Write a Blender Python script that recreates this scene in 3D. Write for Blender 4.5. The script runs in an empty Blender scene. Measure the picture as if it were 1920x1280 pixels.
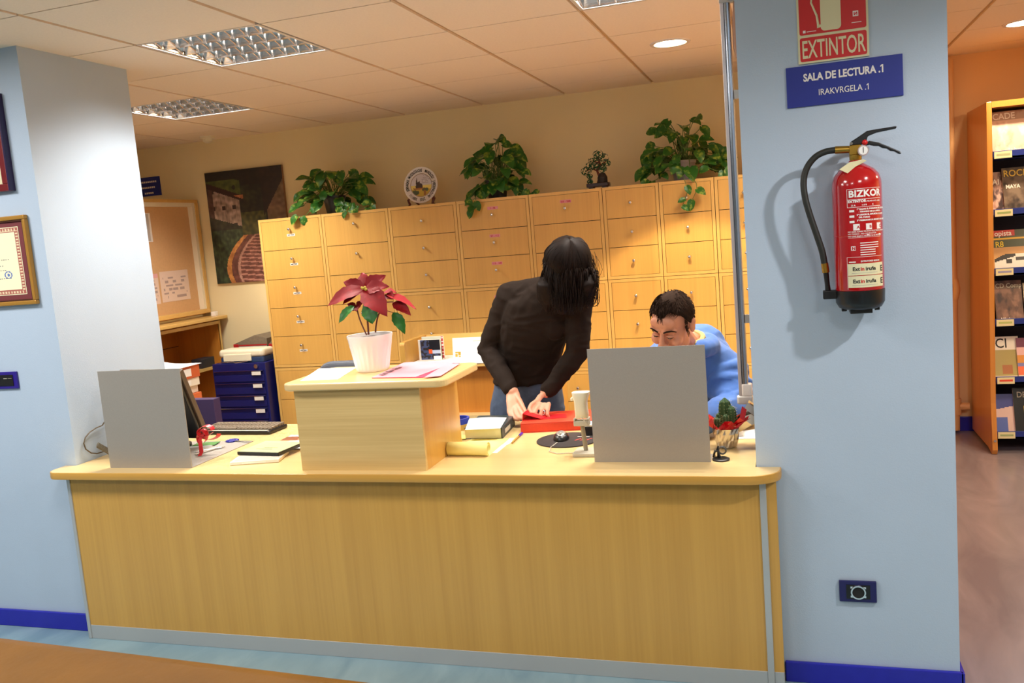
import bpy, bmesh, math, random
from mathutils import Vector, Matrix, Euler, noise
V = Vector
random.seed(7)
scene = bpy.context.scene
COL = scene.collection

# ------------------------------------------------------------------ camera
H, T = 2.53, 0.757                      # ceiling height, worktop height
EYE = V((0, 0, 1.6))
FPX = 1647.14                           # focal length in pixels of a 1920 px wide frame
RC = Matrix(((0.95309755, -0.04079599, -0.29990124),
             (0.29178537, -0.13941156, 0.94626937),
             (-0.08041369, -0.98939381, -0.12096914)))   # columns: right, down, forward
cam_data = bpy.data.cameras.new('camera')
cam_data.sensor_width = 36.0
cam_data.lens = FPX / 1920 * 36.0
cam_data.clip_start = 0.05
cam = bpy.data.objects.new('camera', cam_data)
COL.objects.link(cam)
M = Matrix.Identity(4)
for r in range(3):
    M[r][0] = RC[r][0]; M[r][1] = -RC[r][1]; M[r][2] = -RC[r][2]; M[r][3] = EYE[r]
cam.matrix_world = M
scene.camera = cam

# ------------------------------------------------------------------ world, exposure
w = bpy.data.worlds.new('world'); scene.world = w
w.use_nodes = True
w.node_tree.nodes['Background'].inputs[0].default_value = (0.9, 0.85, 0.8, 1)
w.node_tree.nodes['Background'].inputs[1].default_value = 0.02
scene.view_settings.view_transform = 'Standard'
scene.view_settings.look = 'None'
scene.view_settings.gamma = 1.0
scene.view_settings.use_curve_mapping = False
scene.view_settings.exposure = 0.0
scene.cycles.use_denoising = True
scene.cycles.max_bounces = 8
scene.cycles.diffuse_bounces = 5
scene.cycles.sample_clamp_indirect = 6.0
scene.cycles.caustics_reflective = False
scene.cycles.caustics_refractive = False

# light powers (each belongs to a ceiling fixture built further down)
P_LOUVRE = 75.0; C_LOUVRE = (1.0, 0.94, 0.85)
P_LOBBY = 22.0;  C_LOBBY = (1.0, 0.975, 0.95)
P_SPOT = 110.0;   C_SPOT = (1.0, 0.78, 0.5)

# ------------------------------------------------------------------ measuring helpers
def ray(px, py):
    return RC @ V(((px - 960) / FPX, (py - 640) / FPX, 1.0))
def onz(px, py, z):
    d = ray(px, py); return EYE + d * ((z - EYE.z) / d.z)
def ony(px, py, y):
    d = ray(px, py); return EYE + d * ((y - EYE.y) / d.y)
def onx(px, py, x):
    d = ray(px, py); return EYE + d * ((x - EYE.x) / d.x)

# ------------------------------------------------------------------ object helpers
def s2l(c):
    def f(u):
        u /= 255.0
        return u / 12.92 if u <= 0.04045 else ((u + 0.055) / 1.055) ** 2.4
    return (f(c[0]), f(c[1]), f(c[2]), 1.0)

def tag(o, label=None, cat=None, group=None, kind=None):
    if label: o['label'] = label
    if cat: o['category'] = cat
    if group: o['group'] = group
    if kind: o['kind'] = kind
    return o

def thing(name, label, cat, loc=(0, 0, 0), rz=0.0, group=None):
    o = bpy.data.objects.new(name, None)
    COL.objects.link(o)
    o.empty_display_size = 0.05
    o.location = loc; o.rotation_euler = (0, 0, rz)
    return tag(o, label, cat, group)

def link(name, me, parent=None, loc=(0, 0, 0), rot=(0, 0, 0)):
    o = bpy.data.objects.new(name, me)
    COL.objects.link(o)
    o.location = loc; o.rotation_euler = rot
    if parent: o.parent = parent
    return o

def copy_tree(o, parent=None):
    c = o.copy(); COL.objects.link(c); c.parent = parent
    for ch in list(o.children): copy_tree(ch, c)
    return c

def circle(n, r=1.0, ph=0.0):
    return [(r * math.cos(2 * math.pi * i / n + ph), r * math.sin(2 * math.pi * i / n + ph)) for i in range(n)]

def rrect(x0, y0, x1, y1, r, n=6, corners=(1, 1, 1, 1)):
    """rounded rectangle, ccw from the lower left; corners = ll, lr, ur, ul"""
    pts = []
    cs = [(x0, y0, 180), (x1, y0, 270), (x1, y1, 0), (x0, y1, 90)]
    sg = [(1, 1), (-1, 1), (-1, -1), (1, -1)]
    for k, (x, y, a) in enumerate(cs):
        if not corners[k]:
            pts.append((x, y)); continue
        rr = r if corners[k] is True or corners[k] == 1 else corners[k]
        cx, cy = x + sg[k][0] * rr, y + sg[k][1] * rr
        for i in range(n + 1):
            t = math.radians(a + 90 * i / n)
            pts.append((cx + rr * math.cos(t), cy + rr * math.sin(t)))
    return pts

class MB:
    def __init__(self): self.v = []; self.f = []; self.m = []
    def add(self, vs, fs, m=0, mat=None):
        b = len(self.v)
        if mat is not None: vs = [mat @ V(p) for p in vs]
        self.v += [tuple(p) for p in vs]
        self.f += [tuple(b + i for i in f) for f in fs]
        self.m += [m] * len(fs)
        return self
    def box(self, x0, y0, z0, x1, y1, z1, m=0, mat=None):
        vs = [(x0, y0, z0), (x1, y0, z0), (x1, y1, z0), (x0, y1, z0), (x0, y0, z1), (x1, y0, z1), (x1, y1, z1), (x0, y1, z1)]
        return self.add(vs, [(3, 2, 1, 0), (4, 5, 6, 7), (0, 1, 5, 4), (1, 2, 6, 5), (2, 3, 7, 6), (3, 0, 4, 7)], m, mat)
    def cbox(self, c, s, m=0, mat=None):
        return self.box(c[0] - s[0] / 2, c[1] - s[1] / 2, c[2] - s[2] / 2, c[0] + s[0] / 2, c[1] + s[1] / 2, c[2] + s[2] / 2, m, mat)
    def prism(self, poly, z0, z1, m=0, mat=None):
        n = len(poly)
        vs = [(x, y, z0) for x, y in poly] + [(x, y, z1) for x, y in poly]
        fs = [tuple(range(n - 1, -1, -1)), tuple(range(n, 2 * n))] + [(i, (i + 1) % n, n + (i + 1) % n, n + i) for i in range(n)]
        return self.add(vs, fs, m, mat)
    def loft(self, rings, caps=True, m=0, close=True, mat=None):
        n = len(rings[0]); vs = [p for r in rings for p in r]; fs = []
        for k in range(len(rings) - 1):
            for i in range(n if close else n - 1):
                j = (i + 1) % n
                fs.append((k * n + i, k * n + j, (k + 1) * n + j, (k + 1) * n + i))
        if caps:
            fs.append(tuple(range(n - 1, -1, -1)))
            fs.append(tuple((len(rings) - 1) * n + i for i in range(n)))
        return self.add(vs, fs, m, mat)
    def lathe(self, prof, n=24, c=(0, 0, 0), m=0, caps=True, mat=None):
        return self.loft([[(c[0] + r * a, c[1] + r * b, c[2] + z) for a, b in circle(n)] for r, z in prof], caps, m, True, mat)
    def tube(self, pts, r, n=8, caps=True, m=0, flat=1.0):
        pts = [V(p) for p in pts]
        rs = r if isinstance(r, (list, tuple)) else [r] * len(pts)
        t0 = (pts[1] - pts[0]).normalized()
        up = V((0, 0, 1)) if abs(t0.z) < 0.9 else V((1, 0, 0))
        nx = t0.cross(up).normalized()
        rings = []
        for i, p in enumerate(pts):
            if i == 0: t = pts[1] - pts[0]
            elif i == len(pts) - 1: t = pts[-1] - pts[-2]
            else: t = pts[i + 1] - pts[i - 1]
            t.normalize()
            nx = (nx - t * nx.dot(t)).normalized()
            ny = t.cross(nx)
            rings.append([p + (nx * a + ny * b * flat) * rs[i] for a, b in circle(n)])
        return self.loft(rings, caps, m)
    def cyl(self, p0, p1, r0, r1=None, n=16, m=0):
        return self.tube([p0, p1], [r0, r0 if r1 is None else r1], n, True, m)
    def cap(self, p0, p1, r0, r1=None, n=12):
        """tapered capsule"""
        p0, p1 = V(p0), V(p1); r1 = r0 if r1 is None else r1
        d = (p1 - p0); L = d.length; d = d.normalized() if L > 1e-6 else V((0, 0, 1))
        pts, rs = [], []
        for k in (80, 60, 35, 10):
            a = math.radians(k); pts.append(p0 - d * r0 * math.sin(a)); rs.append(r0 * math.cos(a))
        for k in (10, 35, 60, 80):
            a = math.radians(k); pts.append(p1 + d * r1 * math.sin(a)); rs.append(r1 * math.cos(a))
        return self.tube(pts, rs, n)
    def sph(self, c, r, n=12, m=0, mat=None):
        if not isinstance(r, (list, tuple)): r = (r, r, r)
        rings = []
        h = max(4, n // 2)
        for k in range(h + 1):
            a = math.pi * (k + 0.02 * (k == 0) - 0.02 * (k == h)) / h - math.pi / 2
            rings.append([(c[0] + r[0] * math.cos(a) * x, c[1] + r[1] * math.cos(a) * y, c[2] + r[2] * math.sin(a)) for x, y in circle(n)])
        return self.loft(rings, True, m, True, mat)
    def mesh(self, name, mats, smooth=False):
        me = bpy.data.meshes.new(name)
        me.from_pydata([tuple(p) for p in self.v], [], self.f)
        mats = mats if isinstance(mats, (list, tuple)) else [mats]
        for m in mats: me.materials.append(m)
        if len(mats) > 1: me.polygons.foreach_set('material_index', self.m)
        if smooth:
            me.polygons.foreach_set('use_smooth', [True] * len(me.polygons))
        me.update()
        return me

def autosmooth(me, deg=40):
    """smooth shading with hard edges above an angle"""
    bm = bmesh.new(); bm.from_mesh(me)
    for f in bm.faces: f.smooth = True
    for e in bm.edges:
        if len(e.link_faces) == 2 and e.calc_face_angle(0) > math.radians(deg): e.smooth = False
    bm.to_mesh(me); bm.free()

def part(name, mb, mats, parent=None, bevel=0.0, smooth=False, loc=(0, 0, 0), rot=(0, 0, 0), label=None, seg=2):
    me = mb.mesh(name, mats)
    if smooth: autosmooth(me)
    o = link(name, me, parent, loc, rot)
    if bevel:
        b = o.modifiers.new('bevel', 'BEVEL'); b.width = bevel; b.segments = seg; b.limit_method = 'ANGLE'; b.angle_limit = math.radians(40)
    if label: o['label'] = label
    return o

def solo(name, mb, mats, label, cat, group=None, **k):
    return tag(part(name, mb, mats, **k), label, cat, group)

def struct(name, mb, mats, parent=None, **k):
    o = part(name, mb, mats, parent, **k)
    if parent is None: o['kind'] = 'structure'
    return o

def text_mb(txt, size, bold=0.0, align='CENTER', shear=0.0, depth=0.0006, spacing=1.0, xs=1.0):
    """lettering as a mesh lying in local x/y, baseline y = 0"""
    cu = bpy.data.curves.new('lettering', 'FONT')
    cu.body = txt; cu.size = size; cu.align_x = align; cu.offset = bold; cu.shear = shear
    cu.extrude = depth / 2; cu.space_character = spacing; cu.resolution_u = 3
    ob = bpy.data.objects.new('lettering', cu); COL.objects.link(ob)
    dg = bpy.context.evaluated_depsgraph_get()
    me = ob.evaluated_get(dg).to_mesh()
    mb = MB()
    mb.add([(v.co.x * xs, v.co.y, v.co.z) for v in me.vertices], [tuple(p.vertices) for p in me.polygons])
    ob.evaluated_get(dg).to_mesh_clear()
    bpy.data.objects.remove(ob); bpy.data.curves.remove(cu)
    return mb

def letters(txt, size, mat_, parent, loc, rot=(math.pi / 2, 0, 0), name='lettering', **k):
    o = part(name, text_mb(txt, size, **k), mat_, parent, loc=loc, rot=rot)
    return o

# ------------------------------------------------------------------ materials
def nodes(name):
    m = bpy.data.materials.new(name); m.use_nodes = True
    nt = m.node_tree
    return m, nt, nt.nodes['Principled BSDF']

def mat(name, c, rough=0.5, metal=0.0, noise_amt=0.0, nscale=20.0, bump=0.0, bscale=200.0, spec=None, coat=0.0, sheen=0.0, trans=0.0, emit=None, estr=0.0):
    m, nt, b = nodes(name)
    col = s2l(c)
    b.inputs['Base Color'].default_value = col
    b.inputs['Roughness'].default_value = rough
    b.inputs['Metallic'].default_value = metal
    if spec is not None: b.inputs['Specular IOR Level'].default_value = spec
    if coat: b.inputs['Coat Weight'].default_value = coat; b.inputs['Coat Roughness'].default_value = 0.08
    if sheen: b.inputs['Sheen Weight'].default_value = sheen
    if trans: b.inputs['Transmission Weight'].default_value = trans
    if emit: b.inputs['Emission Color'].default_value = s2l(emit); b.inputs['Emission Strength'].default_value = estr
    tc = nt.nodes.new('ShaderNodeTexCoord')
    if noise_amt:
        n = nt.nodes.new('ShaderNodeTexNoise'); n.inputs['Scale'].default_value = nscale; n.inputs['Detail'].default_value = 4
        nt.links.new(tc.outputs['Object'], n.inputs['Vector'])
        r = nt.nodes.new('ShaderNodeMapRange'); r.inputs[1].default_value = 0.25; r.inputs[2].default_value = 0.75
        r.inputs[3].default_value = 1 - noise_amt; r.inputs[4].default_value = 1 + noise_amt
        nt.links.new(n.outputs['Fac'], r.inputs[0])
        mx = nt.nodes.new('ShaderNodeMix'); mx.data_type = 'RGBA'; mx.blend_type = 'MULTIPLY'; mx.inputs[0].default_value = 1
        mx.inputs[6].default_value = col
        nt.links.new(r.outputs[0], mx.inputs[7]); nt.links.new(mx.outputs[2], b.inputs['Base Color'])
    if bump:
        n2 = nt.nodes.new('ShaderNodeTexNoise'); n2.inputs['Scale'].default_value = bscale; n2.inputs['Detail'].default_value = 3
        nt.links.new(tc.outputs['Object'], n2.inputs['Vector'])
        bp = nt.nodes.new('ShaderNodeBump'); bp.inputs['Strength'].default_value = bump; bp.inputs['Distance'].default_value = 0.004
        nt.links.new(n2.outputs['Fac'], bp.inputs['Height']); nt.links.new(bp.outputs['Normal'], b.inputs['Normal'])
    return m

def wood(name, c, dark, axis='z', rough=0.35, amt=0.5, scale=1.0, coat=0.15):
    """veneer: long streaks along one axis, faint bands and pores"""
    m, nt, b = nodes(name)
    tc = nt.nodes.new('ShaderNodeTexCoord'); mp = nt.nodes.new('ShaderNodeMapping')
    s = {'x': (0.5, 14, 14), 'y': (14, 0.5, 14), 'z': (14, 14, 0.5)}[axis]
    mp.inputs['Scale'].default_value = [k * scale for k in s]
    geo = nt.nodes.new('ShaderNodeNewGeometry')
    nt.links.new(geo.outputs['Position'], mp.inputs['Vector'])
    n1 = nt.nodes.new('ShaderNodeTexNoise'); n1.inputs['Scale'].default_value = 1.0; n1.inputs['Detail'].default_value = 6; n1.inputs['Distortion'].default_value = 0.4
    nt.links.new(mp.outputs[0], n1.inputs['Vector'])
    mp2 = nt.nodes.new('ShaderNodeMapping'); mp2.inputs['Scale'].default_value = [k * scale * (7 if k > 1 else 3) for k in s]
    nt.links.new(geo.outputs['Position'], mp2.inputs['Vector'])
    n2 = nt.nodes.new('ShaderNodeTexNoise'); n2.inputs['Scale'].default_value = 1.0; n2.inputs['Detail'].default_value = 3
    nt.links.new(mp2.outputs[0], n2.inputs['Vector'])
    mx = nt.nodes.new('ShaderNodeMath'); mx.operation = 'MULTIPLY_ADD'; mx.inputs[1].default_value = 0.35
    nt.links.new(n2.outputs['Fac'], mx.inputs[0]); 
    m3 = nt.nodes.new('ShaderNodeMath'); m3.operation = 'MULTIPLY'; m3.inputs[1].default_value = 0.65
    nt.links.new(n1.outputs['Fac'], m3.inputs[0]); nt.links.new(m3.outputs[0], mx.inputs[2])
    ramp = nt.nodes.new('ShaderNodeValToRGB')
    a, d = s2l(c), s2l(dark)
    ramp.color_ramp.elements[0].position = 0.5 - 0.3; ramp.color_ramp.elements[1].position = 0.5 + 0.12
    ramp.color_ramp.elements[0].color = [a[i] * (1 - amt) + d[i] * amt for i in range(3)] + [1]
    ramp.color_ramp.elements[1].color = a
    nt.links.new(mx.outputs[0], ramp.inputs[0]); nt.links.new(ramp.outputs[0], b.inputs['Base Color'])
    b.inputs['Roughness'].default_value = rough
    b.inputs['Coat Weight'].default_value = coat; b.inputs['Coat Roughness'].default_value = 0.25
    return m

def painted(name, rough=0.4, coat=0.0):
    """flat print: reads the mesh's colour attribute"""
    m, nt, b = nodes(name)
    a = nt.nodes.new('ShaderNodeVertexColor'); a.layer_name = 'print'
    nt.links.new(a.outputs['Color'], b.inputs['Base Color'])
    b.inputs['Roughness'].default_value = rough
    if coat: b.inputs['Coat Weight'].default_value = coat; b.inputs['Coat Roughness'].default_value = 0.05
    return m

def print_mesh(name, w_, h_, nx, ny, fn, m_):
    """a printed sheet in local x (0..w) / z (0..h), facing -y; fn(u, v) gives an sRGB colour, v up"""
    vs = [(w_ * i / nx, 0, h_ * j / ny) for j in range(ny + 1) for i in range(nx + 1)]
    fs = [(j * (nx + 1) + i, j * (nx + 1) + i + 1, (j + 1) * (nx + 1) + i + 1, (j + 1) * (nx + 1) + i) for j in range(ny) for i in range(nx)]
    me = bpy.data.meshes.new(name); me.from_pydata(vs, [], fs); me.materials.append(m_)
    ca = me.color_attributes.new('print', 'FLOAT_COLOR', 'CORNER')
    cols = []
    for j in range(ny):
        for i in range(nx):
            c = s2l(fn((i + 0.5) / nx, (j + 0.5) / ny))
            cols += list(c) * 4
    ca.data.foreach_set('color', cols)
    me.update()
    return me

BEECH = wood('beech_veneer', (206, 158, 76), (158, 108, 44), 'z', amt=0.45)
BEECH_X = wood('beech_veneer_level', (222, 182, 106), (180, 132, 66), 'x', amt=0.4, rough=0.3)
BEECH_TOP = wood('beech_worktop', (224, 194, 136), (204, 166, 104), 'x', amt=0.5, rough=0.28)
BEECH_EDGE = wood('beech_edge', (205, 155, 70), (160, 108, 40), 'x', amt=0.5, rough=0.35)
PALE_OAK = wood('pale_limed_oak', (214, 184, 122), (176, 138, 76), 'x', amt=0.75, rough=0.5, scale=1.6)
DRAWER = wood('drawer_beech', (222, 172, 88), (178, 122, 50), 'z', amt=0.4, rough=0.4)
CARCASS = wood('carcass_beech', (228, 182, 100), (190, 134, 60), 'z', amt=0.35, rough=0.4)
BROWN_WOOD = wood('orange_brown_wood', (196, 128, 48), (150, 84, 26), 'z', amt=0.5, rough=0.4)
ALU = mat('brushed_aluminium', (166, 159, 150), 0.45, 0.35, 0.04, 300)
ALU_STRIP = mat('anodised_strip', (188, 190, 190), 0.4, 0.4)
CHROME = mat('chrome', (225, 225, 228), 0.12, 1.0)
STEEL = mat('satin_steel', (200, 198, 195), 0.28, 0.9)
BLACK = mat('black_plastic', (18, 18, 20), 0.35)
BLACK_MATT = mat('black_rubber', (24, 24, 24), 0.7)
DARK = mat('dark_recess', (30, 24, 20), 0.8)
WHITE_P = mat('white_paper', (242, 240, 236), 0.7)
WHITE_G = mat('white_glaze', (240, 232, 226), 0.25, coat=0.3)
CREAM_PL = mat('cream_plastic', (236, 228, 200), 0.4)
GREY_PL = mat('warm_grey_plastic', (190, 184, 166), 0.45)
NAVY = mat('navy_enamel', (22, 26, 96), 0.35, bump=0.05, bscale=600)
SIGN_BLUE = mat('sign_blue', (24, 42, 140), 0.45)
SIGN_RED = mat('sign_red', (205, 22, 26), 0.4)
SIGN_CREAM = mat('photoluminescent_cream', (222, 216, 176), 0.5)
INK = mat('black_ink', (25, 24, 26), 0.6)
INK_W = mat('white_ink', (238, 232, 228), 0.5)
INK_R = mat('red_ink', (196, 30, 34), 0.5)
PRINT = painted('printed_paper', 0.45)
PRINT_GLOSS = painted('glossy_print', 0.3, 0.4)
CANVAS = painted('oil_on_canvas', 0.5)
# ================================================================== the setting
BLUE_WALL = mat('pale_blue_paint', (178, 194, 212), 0.6, 0, 0.025, 3, 0.12, 260)
CREAM_WALL = mat('cream_paint', (236, 220, 174), 0.7, 0, 0.02, 3, 0.1, 260)
TAN_WALL = mat('apricot_paint', (234, 196, 148), 0.7, 0, 0.02, 3)
WHITE_WALL = mat('lobby_white_paint', (214, 214, 212), 0.8)
TILE = mat('mineral_fibre_tile', (240, 224, 202), 0.85, 0, 0.03, 90, 0.35, 320)
TBAR = mat('ceiling_bar', (196, 166, 128), 0.6)
SKIRT = mat('royal_blue_gloss', (34, 36, 168), 0.25, 0, 0.05, 30, 0.05, 60)

def lino(name, c, c2, rough, sc):
    m, nt, b = nodes(name)
    tc = nt.nodes.new('ShaderNodeTexCoord'); mp = nt.nodes.new('ShaderNodeMapping')
    mp.inputs['Scale'].default_value = (sc, sc * 0.35, 1); mp.inputs['Rotation'].default_value = (0, 0, 0.5)
    nt.links.new(tc.outputs['Object'], mp.inputs[0])
    n = nt.nodes.new('ShaderNodeTexNoise'); n.inputs['Scale'].default_value = 3; n.inputs['Detail'].default_value = 8; n.inputs['Distortion'].default_value = 1.5
    nt.links.new(mp.outputs[0], n.inputs['Vector'])
    r = nt.nodes.new('ShaderNodeValToRGB'); r.color_ramp.elements[0].position = 0.3; r.color_ramp.elements[1].position = 0.7
    r.color_ramp.elements[0].color = s2l(c2); r.color_ramp.elements[1].color = s2l(c)
    nt.links.new(n.outputs['Fac'], r.inputs[0]); nt.links.new(r.outputs[0], b.inputs['Base Color'])
    b.inputs['Roughness'].default_value = rough
    return m
LINO = lino('blue_marbled_lino', (140, 168, 178), (116, 146, 160), 0.35, 2.0)
LINO_G = lino('mauve_warm_lit_lino', (156, 146, 156), (126, 118, 130), 0.22, 1.2)  # mauve tint puts the warm room light into the floor colour

PX0, PX1 = -2.975, -0.12            # left jamb, right jamb of the opening
struct('floor', MB().box(-6.2, -2.6, -0.05, 3.6, 3.05, 0), LINO)
struct('floor_reading_room', MB().box(0.3, 3.05, -0.05, 3.6, 6.75, 0), LINO_G)
struct('floor_office', MB().box(-6.2, 3.05, -0.05, 0.3, 6.3, 0), LINO_G)
struct('wall_left', MB().box(-6.2, 2.99, 0, PX0, 3.63, H + 0.02), BLUE_WALL)
struct('wall_right', MB().box(PX1, 2.99, 0, 0.49, 3.28, H + 0.02), BLUE_WALL)
struct('wall_back', MB().box(-6.2, 6.13, 0, 0.3, 6.3, H + 0.02), CREAM_WALL)
struct('wall_reading_room', MB().box(0.42, 6.6, 0, 3.6, 6.75, H + 0.02), TAN_WALL)
struct('wall_partition', MB().box(0.3, 3.28, 0, 0.42, 6.6, H + 0.02), TAN_WALL)
struct('wall_office_side', MB().box(-6.3, 3.63, 0, -6.2, 6.3, H + 0.02), CREAM_WALL)
struct('wall_reading_side', MB().box(3.6, -2.6, 0, 3.7, 6.75, H + 0.02), TAN_WALL)
struct('wall_lobby_left', MB().box(-6.3, -2.6, 0, -6.2, 2.99, H + 0.02), WHITE_WALL)
struct('wall_lobby_rear', MB().box(-6.3, -2.7, 0, 3.7, -2.6, H + 0.02), WHITE_WALL)
struct('baseboard_left', MB().box(-6.2, 2.975, 0.0, -2.99, 2.99, 0.078), SKIRT, bevel=0.003)
struct('baseboard_right', MB().box(-0.055, 2.975, 0.0, 0.5, 2.99, 0.072).box(0.49, 2.975, 0, 0.503, 3.28, 0.072), SKIRT, bevel=0.003)
struct('baseboard_reading_room', MB().box(0.42, 6.585, 0, 3.6, 6.6, 0.1), SKIRT, bevel=0.003)

# ceiling: slab, bars and lay-in tiles
GX0, GY0, GP = -2.615, 3.27, 0.605
ceil = struct('ceiling', MB().box(-6.3, -2.7, H + 0.14, 3.7, 6.8, H + 0.2), TBAR)
lights_at = {(0, 0): 1, (-2, 2): 1, (3, 0): 1, (4, 2): 1}
unseen_panels_at = {(-2, -3), (1, -3), (5, -5), (-1, -6), (2, -6), (8, 1)}
tile_me = MB().box(0.011, 0.004, 0, GP - 0.011, GP - 0.004, 0.016).mesh('ceiling_tile', TILE)
bars = MB()
for i in range(-6, 11):
    x = GX0 + GP * i
    bars.box(x - 0.012, -2.7, H + 0.010, x + 0.012, 6.65, H + 0.018)
for j in range(-10, 6):
    y = GY0 + GP * j
    bars.box(-6.2, y - 0.012, H + 0.011, 3.6, y + 0.012, H + 0.017)
part('ceiling_bars', bars, TBAR, ceil)
for i in range(-6, 10):
    for j in range(-10, 6):
        if (i, j) in lights_at or (i, j) in unseen_panels_at: continue
        x, y = GX0 + GP * i, GY0 + GP * j
        xe, ye = 3.6, (6.13 if x < 0.3 else 6.6)
        if y > ye - 0.02: continue
        if y + GP > ye and x + GP < 0.6:
            me = MB().box(0.011, 0.004, 0, GP - 0.011, ye - y, 0.016).mesh('ceiling_tile', TILE)
        else: me = tile_me
        link('ceiling_tile', me, ceil, (x, y, H))

# ------------------------------------------------------------------ ceiling fixtures
LOUVRE = mat('mirror_louvre', (222, 219, 218), 0.14, 1.0)
HOUSING = mat('fixture_housing', (225, 225, 225), 0.35, 0.3)
TUBE = mat('lit_tube', (255, 255, 255), 0.4, emit=(255, 246, 232), estr=9.0)
def area(name, parent, loc, size, power, color, size_y=None, spread=180, rot=(0, 0, 0)):
    la = bpy.data.lights.new(name, 'AREA'); la.energy = power; la.color = color
    la.size = size
    if size_y: la.shape = 'RECTANGLE'; la.size_y = size_y
    la.spread = math.radians(spread)
    o = bpy.data.objects.new(name, la); COL.objects.link(o); o.location = loc; o.rotation_euler = rot
    o.parent = parent
    return o

def louvre_light(i, j, label, power=P_LOUVRE):
    x, y = GX0 + GP * i + GP / 2, GY0 + GP * j + GP / 2
    t = thing('ceiling_light', label, 'ceiling light', (x, y, H), 0, 'louvred office ceiling lights')
    s = 0.284; so_ = 0.3015
    b = MB()
    for a, c, d, e in ((-so_, -so_, so_, -so_ + 0.003), (-so_, so_ - 0.003, so_, so_), (-so_, -so_, -so_ + 0.003, so_), (so_ - 0.003, -so_, so_, so_)):
        b.box(a, c, 0.001, d, e, 0.1)
    b.box(-so_, -so_, 0.1, so_, so_, 0.106)
    b.box(-so_, -so_, 0.0, so_, -s - 0.001, 0.002).box(-so_, s + 0.001, 0.0, so_, so_, 0.002).box(-so_, -s, 0.0, -s - 0.001, s, 0.002).box(s + 0.001, -s, 0.0, so_, s, 0.002)
    part('housing', b, HOUSING, t)
    for k in range(4):
        yy = (k - 1.5) * 0.142
        part('tube', MB().cyl((-0.265, yy, 0.066), (0.265, yy, 0.066), 0.008, n=10), TUBE, t, smooth=True)
    for k in range(0, 5):
        yy = (k - 2) * 0.142
        g = MB()
        pr = [(0.0012 + 0.012 * (q / 6) ** 1.6, 0.003 + 0.047 * q / 6) for q in range(7)]
        rows = [[(-s, yy - w2, z2), (s, yy - w2, z2)] for w2, z2 in pr[::-1]] + [[(-s, yy + w2, z2), (s, yy + w2, z2)] for w2, z2 in pr]
        g.loft(rows, False, close=False)
        part('long_reflector', g, LOUVRE, t)
    cm = MB()
    for q in range(4):
        yc = (q - 1.5) * 0.142; h = 0.057
        prof = []
        for u in range(-4, 5):
            v = u / 4; prof.append((yc + v * h, 0.004 + 0.02 * (1 - v * v)))
        br = [(0.0008 + 0.012 * (u2 / 5) ** 1.7, u2 / 5) for u2 in range(6)]
        rows = [[(-w2, yy, zz + (0.046 - zz) * f2) for yy, zz in prof] for w2, f2 in br[::-1]] + [[(w2, yy, zz + (0.046 - zz) * f2) for yy, zz in prof] for w2, f2 in br]
        cm.loft(rows, False, close=False)
    cme = cm.mesh('louvre_blade', LOUVRE, True)
    for k in range(0, 9):
        link('louvre_blade', cme, t, (-s + 2 * s * k / 8, 0, 0))
    for k in range(4):
        area('lamp', t, (0, (k - 1.5) * 0.142, 0.056), 0.53, power / 4, C_LOUVRE, 0.018)
    return t
louvre_light(0, 0, 'square louvred ceiling light nearest the pale blue left wall')
louvre_light(-2, 2, 'square louvred ceiling light above the railway painting, half behind the blue wall')
louvre_light(3, 0, 'square louvred ceiling light cut by the top edge of the picture')
louvre_light(4, 2, 'added square louvred ceiling light, unseen behind the blue pillar', P_LOUVRE * 0.5)  # added out of sight to brighten the back wall and right cabinets

DIFF = mat('opal_diffuser', (250, 250, 250), 0.5)
for (i, j) in sorted(unseen_panels_at):
    x, y = GX0 + GP * i + GP / 2, GY0 + GP * j + GP / 2
    t = thing('ceiling_light', 'unseen square ceiling panel light outside the frame', 'ceiling light', (x, y, H), 0, 'lobby ceiling panels')
    fr = MB(); s = 0.295
    for a, c, d, e in ((-s, -s, s, -s + 0.02), (-s, s - 0.02, s, s), (-s, -s, -s + 0.02, s), (s - 0.02, -s, s, s)): fr.box(a, c, 0, d, e, 0.03)
    part('frame', fr, HOUSING, t)
    part('tray', MB().box(-s, -s, 0.03, s, s, 0.035), DIFF, t)
    warm = (i, j) == (8, 1)  # warm panel is added out of view to brighten the reading room
    area('lamp', t, (0, 0, 0.012), 0.53, P_LOBBY * {(-2, -3): 2.1, (1, -3): 1.0, (8, 1): 3.0}.get((i, j), 0.85), C_SPOT if warm else C_LOBBY)

GLOW = mat('lit_downlight', (255, 250, 240), 0.5, emit=(255, 240, 215), estr=14.0)
def downlight(x, y, label, power, tx=0.0, ty=0.0, ang=75, blend=0.35, colour=C_SPOT):
    t = thing('downlight', label, 'downlight', (x, y, H), 0, 'round recessed downlights')
    part('trim_ring', MB().lathe([(0.082, 0.004), (0.086, -0.006), (0.104, -0.006), (0.108, 0.002)], 32, caps=False), WHITE_G, t, smooth=True)
    part('reflector', MB().lathe([(0.083, -0.002), (0.078, 0.05), (0.06, 0.1)], 32, caps=False), LOUVRE, t, smooth=True)
    part('bulb', MB().lathe([(0.076, -0.002), (0.08, -0.0045)], 32), GLOW, t)
    la = bpy.data.lights.new('lamp', 'SPOT'); la.energy = power; la.color = colour
    la.spot_size = math.radians(ang); la.spot_blend = blend; la.shadow_soft_size = 0.05
    o = bpy.data.objects.new('lamp', la); COL.objects.link(o); o.parent = t; o.location = (0, 0, -0.02)
    d = V((tx, ty, -1)); o.rotation_euler = d.to_track_quat('-Z', 'Y').to_euler()
    return t
downlight(-0.53, 4.84, 'round lit downlight beside the upright rail', P_SPOT * 1.5, 0.0, 0.0, 86, 0.15)
downlight(1.31, 5.66, 'round lit downlight above the magazine rack', P_SPOT * 0.6, 0.0, 0.05, 130)
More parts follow.
